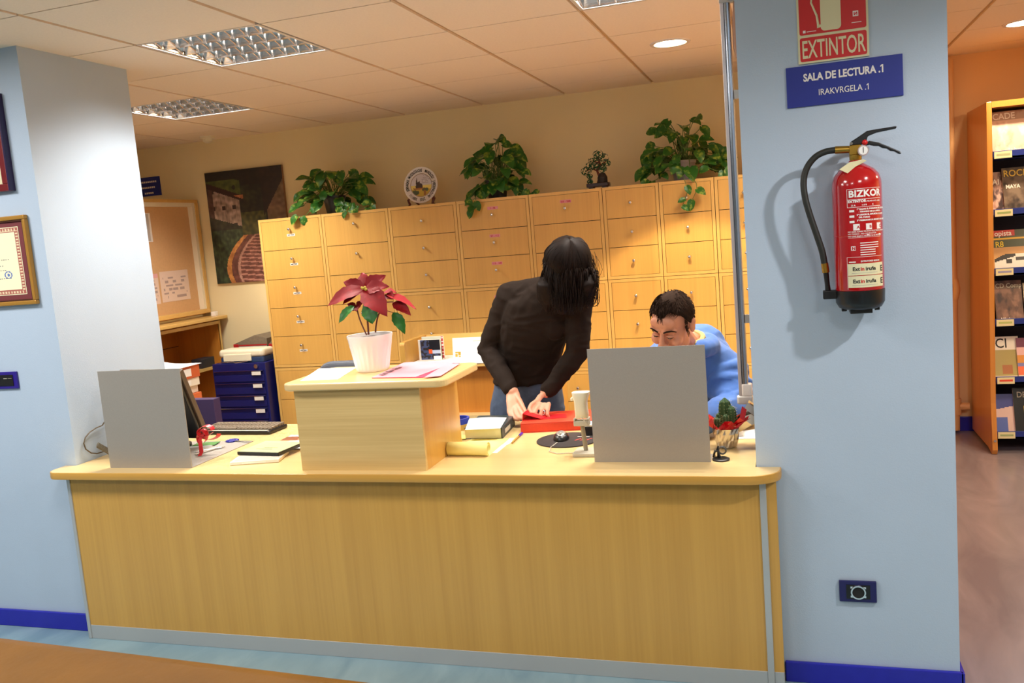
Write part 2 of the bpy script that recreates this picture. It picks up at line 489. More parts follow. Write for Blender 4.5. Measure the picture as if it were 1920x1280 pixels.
downlight(1.3, 1.85, 'round downlight in front of the fire extinguisher, above the frame', P_SPOT * 1.15, 0.0, 0.0, 160, 0.4, C_LOBBY)
downlight(-4.72, 4.75, 'round downlight over the pinboard hidden by the blue wall', P_SPOT * 0.5, 0.25, 0.55, 80)

# smoke detector on the ceiling
t = thing('smoke_detector', 'small round white smoke detector on ceiling above the blue sign', 'smoke detector', (-4.19, 5.92, H))
part('base', MB().lathe([(0.055, 0.0), (0.055, -0.015), (0.048, -0.02)], 24), CREAM_PL, t, smooth=True)
part('sensor_head', MB().lathe([(0.034, -0.02), (0.036, -0.038), (0.02, -0.05)], 20), CREAM_PL, t, smooth=True)
# ================================================================== reception counter
YF = 2.875                                # front edge of the worktop
top_poly = [(-2.95, YF)] + rrect(-3.03, YF, -0.045, 2.985, 0.07, 8, (1, 1, 0, 0))[0:0]
def counter_outline():
    p = []
    for a in range(180, 271, 10):         # left front corner
        p.append((-3.03 + 0.05 + 0.05 * math.cos(math.radians(a)), YF + 0.05 + 0.05 * math.sin(math.radians(a))))
    for a in range(270, 361, 9):          # wide round right front corner
        p.append((-0.045 - 0.11 + 0.11 * math.cos(math.radians(a)), YF + 0.085 + 0.085 * math.sin(math.radians(a))))
    p += [(-0.045, 2.985), (PX1 - 0.003, 2.985), (PX1 - 0.003, 3.74), (PX0 + 0.003, 3.74), (PX0 + 0.003, 2.985), (-3.03, 2.985)]
    return p
wt = thing('counter_worktop', 'long pale beech worktop of the reception counter with rounded front corners', 'worktop', (0, 0, T))
po = counter_outline()
part('top_board', MB().prism(po, -0.026, 0.0), BEECH_TOP, wt)
fr_edge = MB()
fr = po[:-6] + [(-0.045, 2.985)]
fr = [(-3.03, 2.985)] + fr
ring = []
for (x, y) in fr: ring.append((x, y))
nrm = []
for k in range(len(ring)):
    a = V(ring[max(0, k - 1)]); b = V(ring[min(len(ring) - 1, k + 1)]); d = (b - a).normalized(); nrm.append((d.y, -d.x))
prof = [(0.0, 0.0), (0.004, -0.001), (0.0055, -0.006), (0.0055, -0.022), (0.004, -0.029), (0.0, -0.0305), (-0.02, -0.0305)]
rows = [[(ring[k][0] + nrm[k][0] * o_, ring[k][1] + nrm[k][1] * o_, z_) for k in range(len(ring))] for o_, z_ in prof]
fr_edge.loft(rows, False, close=False)
part('edge_band', fr_edge, BEECH_EDGE, wt, smooth=True)

ct = thing('reception_counter', 'beech fronted reception counter with aluminium kick strip and corner profiles', 'counter', (0, 2.92, 0))
part('front_panel', MB().box(-2.952, 0, 0.062, -0.112, 0.018, T - 0.0315), BEECH, ct)
part('end_panel', MB().box(-0.09, 0, 0.062, -0.058, 0.018, T - 0.0315).box(-0.076, 0.018, 0, -0.058, 0.05, T - 0.0315), BEECH, ct)
part('kick_strip', MB().box(-2.952, -0.002, 0, -0.112, 0.016, 0.062).box(-0.09, -0.002, 0, -0.058, 0.016, 0.062), ALU_STRIP, ct, bevel=0.0015)
for x0, x1 in ((-2.968, -2.952), (-0.112, -0.09)):
    part('corner_profile', MB().box(x0, -0.006, 0, x1, 0.02, T - 0.0315), ALU_STRIP, ct, bevel=0.003)
part('support_frame', MB().box(-2.95, 0.018, 0.4, -0.125, 0.05, T - 0.0325).box(-1.6, 0.05, 0, -1.57, 0.75, T - 0.0325).box(-2.945, 0.07, 0, -2.92, 0.75, T - 0.0325).box(-0.16, 0.07, 0, -0.13, 0.37, T - 0.0325), BROWN_WOOD, ct)

# raised stand on the counter
st = thing('counter_stand', 'raised wooden stand on the counter with limed front and overhanging top', 'stand', (-1.56, 3.115, T))
part('front_board', MB().box(-0.26, -0.192, 0, 0.262, -0.176, 0.317), PALE_OAK, st)
part('side_board', MB().box(0.244, -0.176, 0, 0.262, 0.19, 0.317), BEECH, st)
part('side_board', MB().box(-0.26, -0.176, 0, -0.242, 0.19, 0.317), BEECH, st)
part('inner_shelf', MB().box(-0.242, -0.176, 0.15, 0.244, 0.18, 0.166), BEECH_X, st)
part('top_board', MB().prism(rrect(-0.3, -0.222, 0.375, 0.18, 0.045, 6), 0.317, 0.345), BEECH_TOP, st, bevel=0.006)
STZ = T + 0.345

# aluminium privacy screens
def screen(label, x0, x1, y, depth):
    t = thing('privacy_screen', label, 'screen', ((x0 + x1) / 2, y, T), 0, 'aluminium privacy screens')
    w2 = (x1 - x0) / 2
    part('upright_plate', MB().box(-w2, -0.001, 0.003, w2, 0.002, 0.414), ALU, t)
    part('base_plate', MB().box(-w2, -0.001, 0.0, w2, depth, 0.003), ALU, t)
    return t
screen('brushed aluminium screen standing at the left end of the counter', -2.759, -2.35, 2.952, 0.44)
screen('brushed aluminium screen in front of the man in the blue hoodie', -0.688, -0.275, 3.045, 0.1)

# ================================================================== drawer cabinets
YC, ZC = 5.65, 1.848
knob_me = MB().lathe([(0.0045, 0), (0.0045, 0.014), (0.0095, 0.018), (0.011, 0.024), (0.008, 0.03), (0.002, 0.031)], 14, mat=Matrix.Rotation(math.pi / 2, 4, 'X')).mesh('knob', CHROME, True)
LABEL_W = mat('label_white', (236, 230, 220), 0.6)
LABEL_P = mat('label_pink', (226, 150, 160), 0.6)
def cabinet(label, x0, x1, z0, z1, n, knob_dy, strip=None, texts=()):
    w_ = x1 - x0 - 0.004
    t = thing('drawer_cabinet', label, 'drawer cabinet', ((x0 + x1) / 2, YC, z0), 0, 'beech card drawer cabinets')
    h = z1 - z0; s = w_ / 2; th = 0.019
    part('carcass', MB().box(-s, 0, 0, -s + th, 0.46, h).box(s - th, 0, 0, s, 0.46, h).box(-s + th, 0, 0, s - th, 0.46, th)
         .box(-s + th, 0, h - th, s - th, 0.46, h), CARCASS, t)
    part('back_panel', MB().box(-s + th, 0.02, th, s - th, 0.46, h - th), DARK, t)  # dark filling paints the shade inside the gaps between drawers
    dh = (h - 2 * th) / n
    for k in range(n):
        za = h - th - (k + 1) * dh
        d = part('drawer', MB().box(-s + th + 0.0025, 0.0, za + 0.0018, s - th - 0.0025, 0.019, za + dh - 0.0018), DRAWER, t)
        kz = za + dh - knob_dy
        link('knob', knob_me, d, (0, 0, kz))
        if strip == 'white':
            part('label_strip', MB().box(-0.03, -0.0012, kz - 0.05, 0.035, 0, kz - 0.033), LABEL_W, d)
            part('label_print', MB().box(-0.024, -0.0016, kz - 0.044, -0.004, -0.001, kz - 0.039).box(0.006, -0.0016, kz - 0.044, 0.028, -0.001, kz - 0.039), INK, d)
        elif k < len(texts):
            part('label_strip', MB().box(-0.035, -0.0012, kz + 0.034, 0.04, 0, kz + 0.054), LABEL_P, d)
            letters(texts[k], 0.017, INK_R, d, (0.002, -0.0016, kz + 0.038), bold=0.0004)
    return t
XS = [-3.657, -3.139, -2.617, -2.109, -1.597, -1.104, -0.742, -0.4, -0.05, 0.28]
cabinet('five-drawer beech cabinet beside the painting, white label strips', XS[0], XS[1], 0.757, ZC, 5, 0.066, 'white')
cabinet('five-drawer beech cabinet without labels under the left trailing plant', XS[1], XS[2], 0.757, ZC, 5, 0.066)
for k in (0, 1):
    cabinet(['low beech drawer cabinet beneath the one beside the painting', 'low beech drawer cabinet behind the raised counter stand'][k], XS[k], XS[k + 1], 0.06, 0.752, 3, 0.1)
where = ['under the painted plate', 'under the middle trailing plant', 'behind the dark-haired woman', 'under the miniature tree', 'under the right trailing plant', 'behind the upright rail', 'at the far right hidden by the blue pillar']
rng = [[], ['1 - 56', '57 - 112', '113 - 168', '169 - 224', '225 - 280', '281 - 336', '337 - 392', '393 - 448', '449 - 504'], ['505 - 560'], [], [], [], []]
for c in range(7):
    for k, nm in enumerate(('top', 'middle', 'bottom')):
        z1 = ZC - 0.595 * k
        cabinet('three-drawer beech cabinet, %s of the stack %s' % (nm, where[c]), XS[c + 2], XS[c + 3], z1 - 0.592, z1, 3, 0.09, None, rng[c][3 * k:3 * k + 3])
for k in range(9):
    x0, x1 = XS[k], XS[k + 1]
    solo('cabinet_plinth', MB().box(-(x1 - x0) / 2 + 0.003, 0.02, 0, (x1 - x0) / 2 - 0.003, 0.44, 0.059), BROWN_WOOD, 'brown plinth board under the %s drawer stack from the painting' % ['first', 'second', 'third', 'fourth', 'fifth', 'sixth', 'seventh', 'eighth', 'ninth'][k], 'plinth', 'cabinet plinths', loc=((x0 + x1) / 2, YC, 0))

# ================================================================== return unit behind the woman
ru = thing('display_unit', 'beech side unit with white top tray behind the woman in brown', 'side unit', (-1.7, 4.7, 0))
part('top_tray', MB().box(-0.47, 0, 0.862, 0.42, 0.36, 0.882), BEECH_X, ru, bevel=0.003)
part('white_sheet', MB().box(-0.45, -0.004, 0.882, 0.4, 0.33, 0.888), WHITE_P, ru)
part('side_cheek', MB().prism(rrect(0.0, 0.862, 0.36, 1.02, 0.02, 4, (0, 0, 0, 1)), -0.485, -0.455, mat=Matrix(((0, 0, 1, 0), (1, 0, 0, 0), (0, 1, 0, 0), (0, 0, 0, 1)))), BEECH, ru)
part('side_cheek', MB().box(0.405, 0, 0.862, 0.435, 0.36, 1.02), BEECH, ru)
part('back_board', MB().box(-0.455, 0.34, 0.862, 0.405, 0.36, 1.02), BEECH_X, ru)
part('front_panel', MB().box(-0.45, 0.06, 0.55, 0.4, 0.08, 0.862), BROWN_WOOD, ru)
part('lower_shelf', MB().box(-0.47, -0.02, 0.56, 0.42, 0.06, 0.582), BEECH_TOP, ru)
part('lower_panel', MB().box(-0.47, 0.0, 0.0, 0.42, 0.02, 0.56), ALU_STRIP, ru)
part('side_panel', MB().box(-0.47, 0.02, 0, -0.45, 0.36, 0.862), BEECH, ru)
part('side_panel', MB().box(0.4, 0.02, 0, 0.42, 0.36, 0.862), BEECH, ru)

# ================================================================== shelf unit and pinboard at the back left
su = thing('shelf_unit', 'open brown wooden shelf unit with overhanging top below the pinboard', 'shelf unit', (-4.38, 5.2, 0))
part('top_board', MB().box(-0.42, -0.6, 1.112, 0.045, 0.91, 1.138), BEECH_X, su, bevel=0.004)
part('side_panel', MB().box(-0.42, 0.84, 0, 0.0, 0.862, 1.1), BROWN_WOOD, su)
part('side_panel', MB().box(-0.42, -0.58, 0, 0.0, -0.558, 1.1), BROWN_WOOD, su)
part('front_rail', MB().box(-0.02, -0.558, 1.075, 0.0, 0.862, 1.1).box(-0.006, 0.84, 0, 0.001, 0.862, 1.1), BEECH_X, su)
part('back_panel', MB().box(-0.42, -0.558, 0, -0.41, 0.84, 1.1), BROWN_WOOD, su)
part('back_rail', MB().box(-0.41, -0.558, 0.905, -0.408, 0.84, 0.91), DARK, su)
for z_ in (0.725, 0.36, 0.06):
    part('shelf', MB().box(-0.41, -0.558, z_, -0.003, 0.84, z_ + 0.02), BEECH_X, su)

pb = thing('pinboard', 'glazed wooden notice board with pinned papers above the shelf unit', 'notice board', (-4.49, 5.25, 1.165))
ly, lz, fw = 0.865, 0.912, 0.035
part('frame', MB().box(-0.06, -0.5, 0, 0.0, ly, fw).box(-0.06, -0.5, lz - 0.025, 0.0, ly, lz).box(-0.06, ly - fw, fw, 0.0, ly, lz - 0.025).box(-0.06, -0.5, fw, 0, -0.5 + fw, lz - 0.025), BEECH_X, pb, bevel=0.004)
part('outer_frame', MB().box(-0.1, -0.52, -0.01, -0.06, ly + 0.01, lz - 0.03), BROWN_WOOD, pb)
part('inner_lining', MB().box(-0.058, ly - fw - 0.03, fw, -0.01, ly - fw, lz - 0.025).box(-0.058, -0.465, lz - 0.055, -0.012, ly - fw - 0.03, lz - 0.025), mat('lining_cream', (240, 232, 208), 0.6), pb)
part('cork_sheet', MB().box(-0.0595, -0.46, fw, -0.055, ly - fw - 0.03, lz - 0.055), mat('felt_tan', (214, 172, 124), 0.9, 0, 0.04, 60), pb)
for (nm, y0, y1, z0, z1, seed, lab) in (('notice', -0.1, 0.345, 0.595, 0.81, 1, 'white pinned notice with large letters at the top of the pinboard'), ('notice', 0.1, 0.345, 0.125, 0.355, 2, 'narrow pink-headed notice pinned low on the pinboard'), ('notice', 0.365, 0.7, 0.13, 0.365, 3, 'wide pale printed notice pinned low on the pinboard')):
    rr = random.Random(seed)
    def fn(u, v, seed=seed):
        if seed == 2 and v > 0.87: return (232, 176, 176)
        if seed == 1 and (0.03 > u or u > 0.96 or v < 0.03 or v > 0.97): return (245, 240, 235)
        base = (205, 200, 196) if seed == 1 else (232, 208, 192)
        if seed == 1:
            x = u * 10; zig = abs(((u - 0.42) * 9) % 1.0 - 0.5) * 2
            if 0.42 < u < 0.88 and 0.35 < v < 0.65 and abs((v - 0.35) / 0.3 - zig) < 0.16: return (176, 168, 152)
        rowk = int(v * 16)
        if seed != 1 and rowk % 2 == 0 and noise.noise(V((u * 7, rowk * 1.7, seed))) > 0.05 and 0.1 < u < 0.92 and 0.05 < v < 0.85: return (178, 156, 150)
        return base
    me = print_mesh(nm, y1 - y0, z1 - z0, 44, 36, fn, PRINT)
    o = link(nm, me, None, (pb.location.x - 0.0535, pb.location.y + y0, pb.location.z + z0), (0, 0, math.pi / 2))
    tag(o, lab, 'notice', 'papers on the pinboard')
lb = solo('light_switch_box', MB().box(-0.02, -0.02, 0, 0.02, 0.02, 0.035), WHITE_P, 'tiny white box on the shelf top beside the pinboard', 'box', loc=(-4.42, 6.06, 1.138), bevel=0.003)

# ================================================================== low table, blue metal drawers and what lies on them
lt = thing('side_table', 'low beech table carrying the box files behind the monitor', 'table', (-3.45, 4.12, 0))
part('table_top', MB().box(-0.5, 0.0, 0.47, 0.4, 0.55, 0.5), BEECH_TOP, lt, bevel=0.003)
for sx in (-0.47, 0.32):
    for sy in (0.03, 0.47): part('leg', MB().box(sx, sy, 0, sx + 0.05, sy + 0.05, 0.47), STEEL, lt)

YB = 5.57
p0 = ony(397, 684, YB); p1 = ony(496, 679, YB)
bx = (p0.x + p1.x) / 2; bw = (p1.x - p0.x) / 2; bz = (p0.z + p1.z) / 2
bc = thing('metal_drawer_chest', 'navy blue metal drawer chest with white label holders', 'drawer chest', (bx, YB, 0))
bh = bz
part('casing', MB().box(-bw, 0.004, 0, bw, 0.5, bh), NAVY, bc, bevel=0.003)
part('lock', MB().cyl((bw - 0.075, 0.004, bh - 0.024), (bw - 0.075, -0.008, bh - 0.024), 0.016, n=16), CHROME, bc, smooth=True)
dh = 0.0945
for k in range(8):
    za = bh - 0.05 - (k + 1) * dh
    d = part('drawer', MB().box(-bw + 0.016, -0.006, za + 0.008, bw - 0.016, 0.004, za + dh - 0.036).box(-bw + 0.016, -0.001, za + dh - 0.036, bw - 0.016, 0.004, za + dh - 0.009)
             .box(-bw + 0.016, -0.014, za + dh - 0.009, bw - 0.016, 0.004, za + dh - 0.004), NAVY, bc, bevel=0.0015)
    part('label_holder', MB().box(bw - 0.11, -0.018, za + dh - 0.04, bw - 0.03, -0.012, za + dh - 0.01), CHROME, d)
    part('label_card', MB().box(bw - 0.108, -0.0192, za + dh - 0.038, bw - 0.032, -0.0178, za + dh - 0.012), LABEL_W, d)
    part('drawer_rail', MB().box(-bw + 0.026, -0.0155, za + dh - 0.0065, bw - 0.018, -0.0142, za + dh - 0.0045), CHROME, d)
lp = thing('hole_punch', 'cream and navy desktop punch on the navy drawer chest', 'hole punch', (bx + 0.01, YB + 0.1, bz))
part('base', MB().prism(rrect(-0.19, -0.06, 0.185, 0.1, 0.02, 4), 0.0, 0.04), mat('slate_blue_plastic', (44, 66, 104), 0.4), lp, bevel=0.004)
part('cover', MB().prism(rrect(-0.2, -0.065, 0.19, 0.1, 0.03, 5), 0.04, 0.1), CREAM_PL, lp, bevel=0.022, seg=4)
part('front_flap', MB().box(-0.15, -0.074, 0.014, 0.09, -0.062, 0.066), CREAM_PL, lp, bevel=0.003)
part('wire_stop', MB().tube([(-0.2, -0.08, 0.006), (-0.06, -0.085, 0.012), (-0.045, -0.0865, 0.004), (-0.02, -0.0865, 0.004), (0.06, -0.075, 0.012)], 0.003, 6), CHROME, lp)
RED_C = mat('binder_red', (176, 28, 34), 0.45)
GREY_C = mat('binder_marbled_grey', (120, 108, 90), 0.7, 0, 0.15, 60)
for k, (dx, hh, lab) in enumerate(((-0.05, 0.16, 'grey marbled binder with red spine lying behind the punch'), (0.168, 0.15, 'red-spined binder lying nearest the five-drawer cabinet'))):
    b = thing('ring_binder', lab, 'binder', (bx + dx, YB + 0.26, bz), 0.0, 'binders on the navy chest')
    w_ = 0.15 if k == 0 else 0.055
    part('cover', MB().prism([(-w_, 0), (w_, 0), (w_, hh * 0.95), (0.3 * w_, hh * 1.12), (-w_, hh * 0.72)], 0.0, 0.22, mat=Matrix(((1, 0, 0, 0), (0, 0, 1, 0), (0, 1, 0, 0), (0, 0, 0, 1)))), GREY_C, b)
    part('spine', MB().box(-w_, -0.006, hh * 0.4, -w_ + 0.045, 0.0, hh * 0.72), RED_C, b, bevel=0.004)
    part('pages', MB().box(-w_ + 0.05, -0.004, 0.012, w_ - 0.004, 0.0, hh * 0.62), WHITE_P, b)
    part('red_divider', MB().box(-w_ + 0.05, -0.008, hh * 0.3, w_ - 0.002, -0.003, hh * 0.36), RED_C, b)
    part('red_divider', MB().box(-w_ + 0.05, -0.008, hh * 0.62, w_ - 0.002, -0.003, hh * 0.68), RED_C, b)

# purple box and stack of boxed files behind the monitor
q = ony(400, 750, 4.15)
solo('storage_box', MB().box(-0.17, 0, 0, 0.0, 0.06, q.z - 0.5 + 0.005), mat('dark_purple_card', (62, 44, 84), 0.6), 'dark purple box between the monitor and the navy chest', 'box', loc=(q.x, 4.15, 0.5), bevel=0.002)
q = ony(345, 690, 4.4)
sx = q.x
zz = 0.5
fcol = [(226, 214, 190), (206, 104, 56), (232, 224, 205), (228, 218, 196), (210, 110, 62), (222, 214, 198), (236, 230, 214), (202, 98, 54)]
fh = [0.055, 0.07, 0.055, 0.06, 0.06, 0.045, 0.05, 0.075]
names = ['lowest cream boxed file', 'orange-spined boxed file above the lowest', 'cream boxed file third from the bottom', 'cream boxed file in the middle', 'orange-labelled boxed file above the middle', 'pale boxed file third from the top', 'cream boxed file second from the top', 'topmost orange-spined boxed file']
for k in range(8):
    m_ = mat('file_%d' % k, fcol[k], 0.65)
    f = thing('box_file', names[k] + ' in the stack behind the monitor', 'box file', (sx + 0.012 * math.sin(k * 2.1), 4.3, zz), 0.03 * math.sin(k * 1.7), 'box files behind the monitor')
    part('case', MB().box(-0.2, 0, 0, 0.035, 0.18, fh[k]), m_, f, bevel=0.003)
    part('spine_label', MB().box(-0.03, -0.0015, fh[k] * 0.2, 0.025, 0, fh[k] * 0.8), WHITE_P, f)
    part('side_label', MB().box(0.0345, 0.03, fh[k] * 0.2, 0.0365, 0.1, fh[k] * 0.8), WHITE_P, f)
    zz += fh[k] + 0.0005
topz = zz
sh = MB()
n = 8
rowsv = [[(-0.24 + 0.3 * i / n, -0.03 + 0.22 * j / n, 0.003 + 0.016 * (1 - i / n) * (0.5 + 0.5 * math.sin(i * 0.7 + j * 0.2))) for i in range(n + 1)] for j in range(n + 1)]
sh.loft(rowsv, False, close=False)
o = solo('paper_sheet', sh, WHITE_P, 'loose white sheets curling on top of the boxed file stack', 'paper', loc=(sx, 4.3, topz))
o.modifiers.new('solid', 'SOLIDIFY').thickness = 0.002
bs = solo('small_box', MB().box(-0.05, -0.06, 0, 0.05, 0.1, 0.075), mat('dark_grey_card', (40, 40, 48), 0.5), 'small dark box standing on the open shelf', 'box', loc=onx(380, 676, -4.47) * V((1, 0, 0)).x if False else (-4.46, onx(378, 680, -4.46).y, 0.745), bevel=0.004)
# ================================================================== things on the counter, left end
SCREEN_G = mat('dark_lcd_glass', (14, 14, 16), 0.15)
BEZEL = mat('brown_grey_bezel', (92, 76, 62), 0.4)
B0 = ony(391, 818, 3.32); B1 = ony(340, 694, 3.13)
up = (B1 - B0); hgt = up.length; up.normalize()
wd = V((-1, 0.12, 0)).normalized()
nrm_ = wd.cross(up).normalized()
if nrm_.y < 0: nrm_ = -nrm_
Mm = Matrix.Identity(4)
for r in range(3): Mm[r][0] = wd[r]; Mm[r][1] = nrm_[r]; Mm[r][2] = up[r]; Mm[r][3] = B0[r]
base = V((B0.x - 0.19, B0.y - 0.02, T))
mo = thing('computer_monitor', 'dark flat monitor leaning behind the left aluminium screen', 'monitor', base)
Mi = Matrix.Translation(-base) @ Mm
part('bezel', MB().box(0, -0.012, 0, 0.37, 0.012, hgt, mat=Mi), BEZEL, mo, bevel=0.003)
part('rear_shell', MB().box(0.01, -0.03, 0.012, 0.36, -0.0122, hgt - 0.012, mat=Mi), BLACK, mo, bevel=0.006)
part('display_panel', MB().box(0.014, 0.0122, 0.014, 0.356, 0.0135, hgt - 0.014, mat=Mi), SCREEN_G, mo)
part('stand_neck', MB().tube([(0.0, -0.02, 0.015), (0.0, -0.03, 0.1), (0.0, -0.045, 0.2)], 0.022, 10), BLACK, mo, smooth=True)
part('stand_foot', MB().prism([(0.11 * a, -0.02 + 0.085 * b) for a, b in circle(28)], 0.004, 0.016), BLACK, mo)

# keyboard
kb = thing('keyboard', 'black computer keyboard with pale worn keys near the navy chest', 'keyboard', (-2.54, 3.6, T), -0.04)
part('case', MB().prism(rrect(-0.215, -0.075, 0.2, 0.08, 0.012, 4), 0.002, 0.018), BLACK, kb, bevel=0.005)
part('front_lip', MB().box(-0.2, -0.073, 0.0185, 0.185, -0.058, 0.0205), GREY_PL, kb, bevel=0.001)
keys = MB()
for r in range(5):
    nk = 18
    for k in range(nk):
        if r == 0 and 4 <= k <= 8: continue
        x = -0.2 + 0.39 * k / nk; y = -0.05 + r * 0.024
        keys.box(x + 0.0015, y + 0.0015, 0.018, x + 0.0195, y + 0.021, 0.0265 + 0.0012 * r)
keys.box(-0.11, -0.0485, 0.018, -0.01, -0.029, 0.0265)
o = part('keys', keys, mat('worn_keys', (120, 104, 84), 0.5), kb, bevel=0.0015); o['kind'] = 'stuff'

# telephone cord and coil at the wall
o = solo('telephone_cord', MB().tube([V((-2.9, 3.22, 0.98)), V((-2.935, 3.2, 0.96))] + [onx(px, py, -2.962) for px, py in ((192, 797), (180, 802), (168, 810), (160, 820), (157, 831), (161, 842), (171, 849), (182, 850), (195, 846))] + [V((-2.93, 3.16, 0.775)), V((-2.86, 3.17, 0.77))], 0.0028, 8), mat('brown_cord', (96, 82, 62), 0.5), 'thin looping brown cord beside the left aluminium screen', 'cord', smooth=True)
pts = []
a0, a1 = onx(183, 834, -2.953), onz(214, 852, T + 0.012)
for k in range(150):
    t_ = k / 149; c = a0.lerp(a1, t_); th = k * 2 * math.pi / 10
    pts.append(c + V((0.3, 0.3, 1)).normalized() * 0.011 * math.cos(th) + V((0.4, -1, 0.1)).normalized() * 0.0095 * math.sin(th))
lowest = min(p.z for p in pts)
pts = [p + V((0, 0, max(0, T + 0.003 - lowest))) for p in pts]
solo('coiled_handset_cord', MB().tube(pts, 0.0022, 5), mat('grey_coil', (120, 112, 94), 0.5), 'grey coiled handset cord lying beside the left aluminium screen', 'cord', smooth=True)

# red gift ribbon, leaflets, pens on the base plate
RIB = mat('red_satin_ribbon', (206, 34, 44), 0.25, sheen=0.3)
def ribbon(pts, wv, w_=0.016):
    mb = MB(); pts = [V(p) for p in pts]; wv = V(wv).normalized() * w_ / 2
    mb.loft([[p - wv for p in pts], [p + wv for p in pts]], False, close=False)
    return mb
def loop_pts(c, ax, ay, r1, r2, a0, a1, n=18):
    return [V(c) + V(ax) * r1 * math.cos(math.radians(a0 + (a1 - a0) * k / n)) + V(ay) * r2 * math.sin(math.radians(a0 + (a1 - a0) * k / n)) for k in range(n + 1)]
gr = onz(362, 860, T)
rb = thing('gift_ribbon', 'curly red satin ribbon bow beside the left aluminium screen', 'ribbon', (gr.x + 0.015, gr.y + 0.06, T + 0.003))
for k, (c, r1, r2, a0, a1, wv) in enumerate((((0.02, 0.0, 0.105), 0.035, 0.022, 0, 330, (0.2, 1, 0.2)), ((0.035, 0.01, 0.085), 0.04, 0.02, 60, 360, (0.3, 1, -0.3)), ((0.0, 0.0, 0.08), 0.022, 0.028, -60, 250, (0.1, 1, 0.4)))):
    o = part('bow_loop', ribbon(loop_pts(c, (1, 0.1, 0.1), (0, 0.1, 1), r1, r2, a0, a1), wv, 0.022), RIB, rb); o.modifiers.new('solid', 'SOLIDIFY').thickness = 0.0008
o = part('trailing_end', ribbon([(0.005, -0.005, 0.09), (0.0, -0.02, 0.07), (0.008, -0.03, 0.045), (0.012, -0.035, 0.02), (0.004, -0.04, 0.004)], (1, 0.2, 0.1), 0.018), RIB, rb); o.modifiers.new('solid', 'SOLIDIFY').thickness = 0.0008
g = onz(384, 834, T + 0.003)
lf = thing('leaflet', 'small green and cream leaflet beside the red ribbon', 'leaflet', (g.x, g.y, T + 0.003), 0.2)
part('green_cover', MB().box(-0.05, -0.03, 0.004, 0.06, 0.035, 0.0055), mat('leaf_green_print', (74, 138, 62), 0.4), lf)
part('inner_pages', MB().box(-0.055, -0.034, 0.0, 0.05, 0.03, 0.004), WHITE_P, lf)
for k, (xa, ya, xb, yb, c, lab) in enumerate(((364, 847, 388, 843, CHROME, 'silver pen lying on the left base plate nearest the screen'), (366, 852, 386, 846, mat('clear_pen', (196, 190, 178), 0.25), 'pale ballpoint pen lying beside the silver pen'))):
    a, b = onz(xa, ya, T + 0.0075), onz(xb, yb, T + 0.0075); d = b - a
    pn = thing('pen', lab, 'pen', (a.x, a.y, T + 0.0072), math.atan2(d.y, d.x), 'pens on the left base plate')
    part('barrel', MB().cyl((0, 0, 0), (0.115, 0, 0), 0.004, n=10), c, pn, smooth=True)
    part('tip', MB().cyl((0.115, 0, 0), (0.132, 0, 0), 0.004, 0.0012, n=10), CHROME, pn, smooth=True)

# scissors
sc = thing('scissors', 'small open scissors with blue handles lying on the counter', 'scissors', onz(449, 829, T), -0.25)
BLUE_H = mat('blue_handle', (44, 44, 150), 0.35)
for s, ang in ((1, 0.16), (-1, -0.1)):
    rm = Matrix.Rotation(ang, 4, 'Z')
    part('handle', MB().tube([(rm @ V((-0.045 + 0.022 * math.cos(a), s * 0.017 + 0.013 * math.sin(a), 0.006))) for a in [k * math.pi / 8 for k in range(17)]], 0.0048, 8), BLUE_H, sc, smooth=True)
    part('blade', MB().prism([tuple((rm @ V(p)).xy) for p in ((-0.025, -s * 0.002, 0), (0.0, -s * 0.006, 0), (0.085, s * 0.0005, 0), (0.0, s * 0.004, 0), (-0.025, s * 0.006, 0))][::s], 0.004 + 0.002 * (s > 0), 0.0055 + 0.002 * (s > 0)), STEEL, sc)

# video cases
CASE_W = mat('clear_white_case', (226, 220, 208), 0.2)
c1 = onz(431, 873, T); c2 = onz(530, 866, T); a = math.atan2(c2.y - c1.y, c2.x - c1.x)
vc = thing('video_case', 'pale plastic video case lying on the counter, lower of two', 'video case', (c1.x, c1.y, T), a, 'video cases by the stand')
part('case', MB().box(0, 0, 0, 0.205, 0.145, 0.015), CASE_W, vc, bevel=0.003)
part('sleeve', MB().box(0.012, 0.006, 0.0151, 0.2, 0.14, 0.0156), mat('silver_grey_print', (196, 190, 176), 0.35), vc)
part('spine_print', MB().box(0.05, -0.0006, 0.003, 0.15, 0.0, 0.009), LABEL_W, vc)
ZV = T + 0.0165
c1 = onz(445, 852, ZV + 0.002); c2 = onz(522, 854, ZV + 0.002); c3 = onz(552, 836, ZV + 0.002)
ax = (c2 - c1); ay = (c3 - c2)
v2 = thing('video_case', 'black video case with pale green cover lying askew on the other', 'video case', (c1.x, c1.y, ZV), math.atan2(ax.y, ax.x), 'video cases by the stand')
L = ax.length
part('case', MB().box(0, 0, 0, L, 0.19, 0.014), BLACK, v2, bevel=0.002)
part('cover_print', MB().box(0.004, 0.004, 0.0141, L - 0.004, 0.186, 0.0146), mat('pale_green_print', (212, 220, 160), 0.3), v2)
part('title_print', MB().box(0.06, 0.05, 0.0147, 0.14, 0.056, 0.0149).box(0.08, 0.075, 0.0147, 0.15, 0.08, 0.0149), mat('green_ink', (110, 130, 90), 0.4), v2)

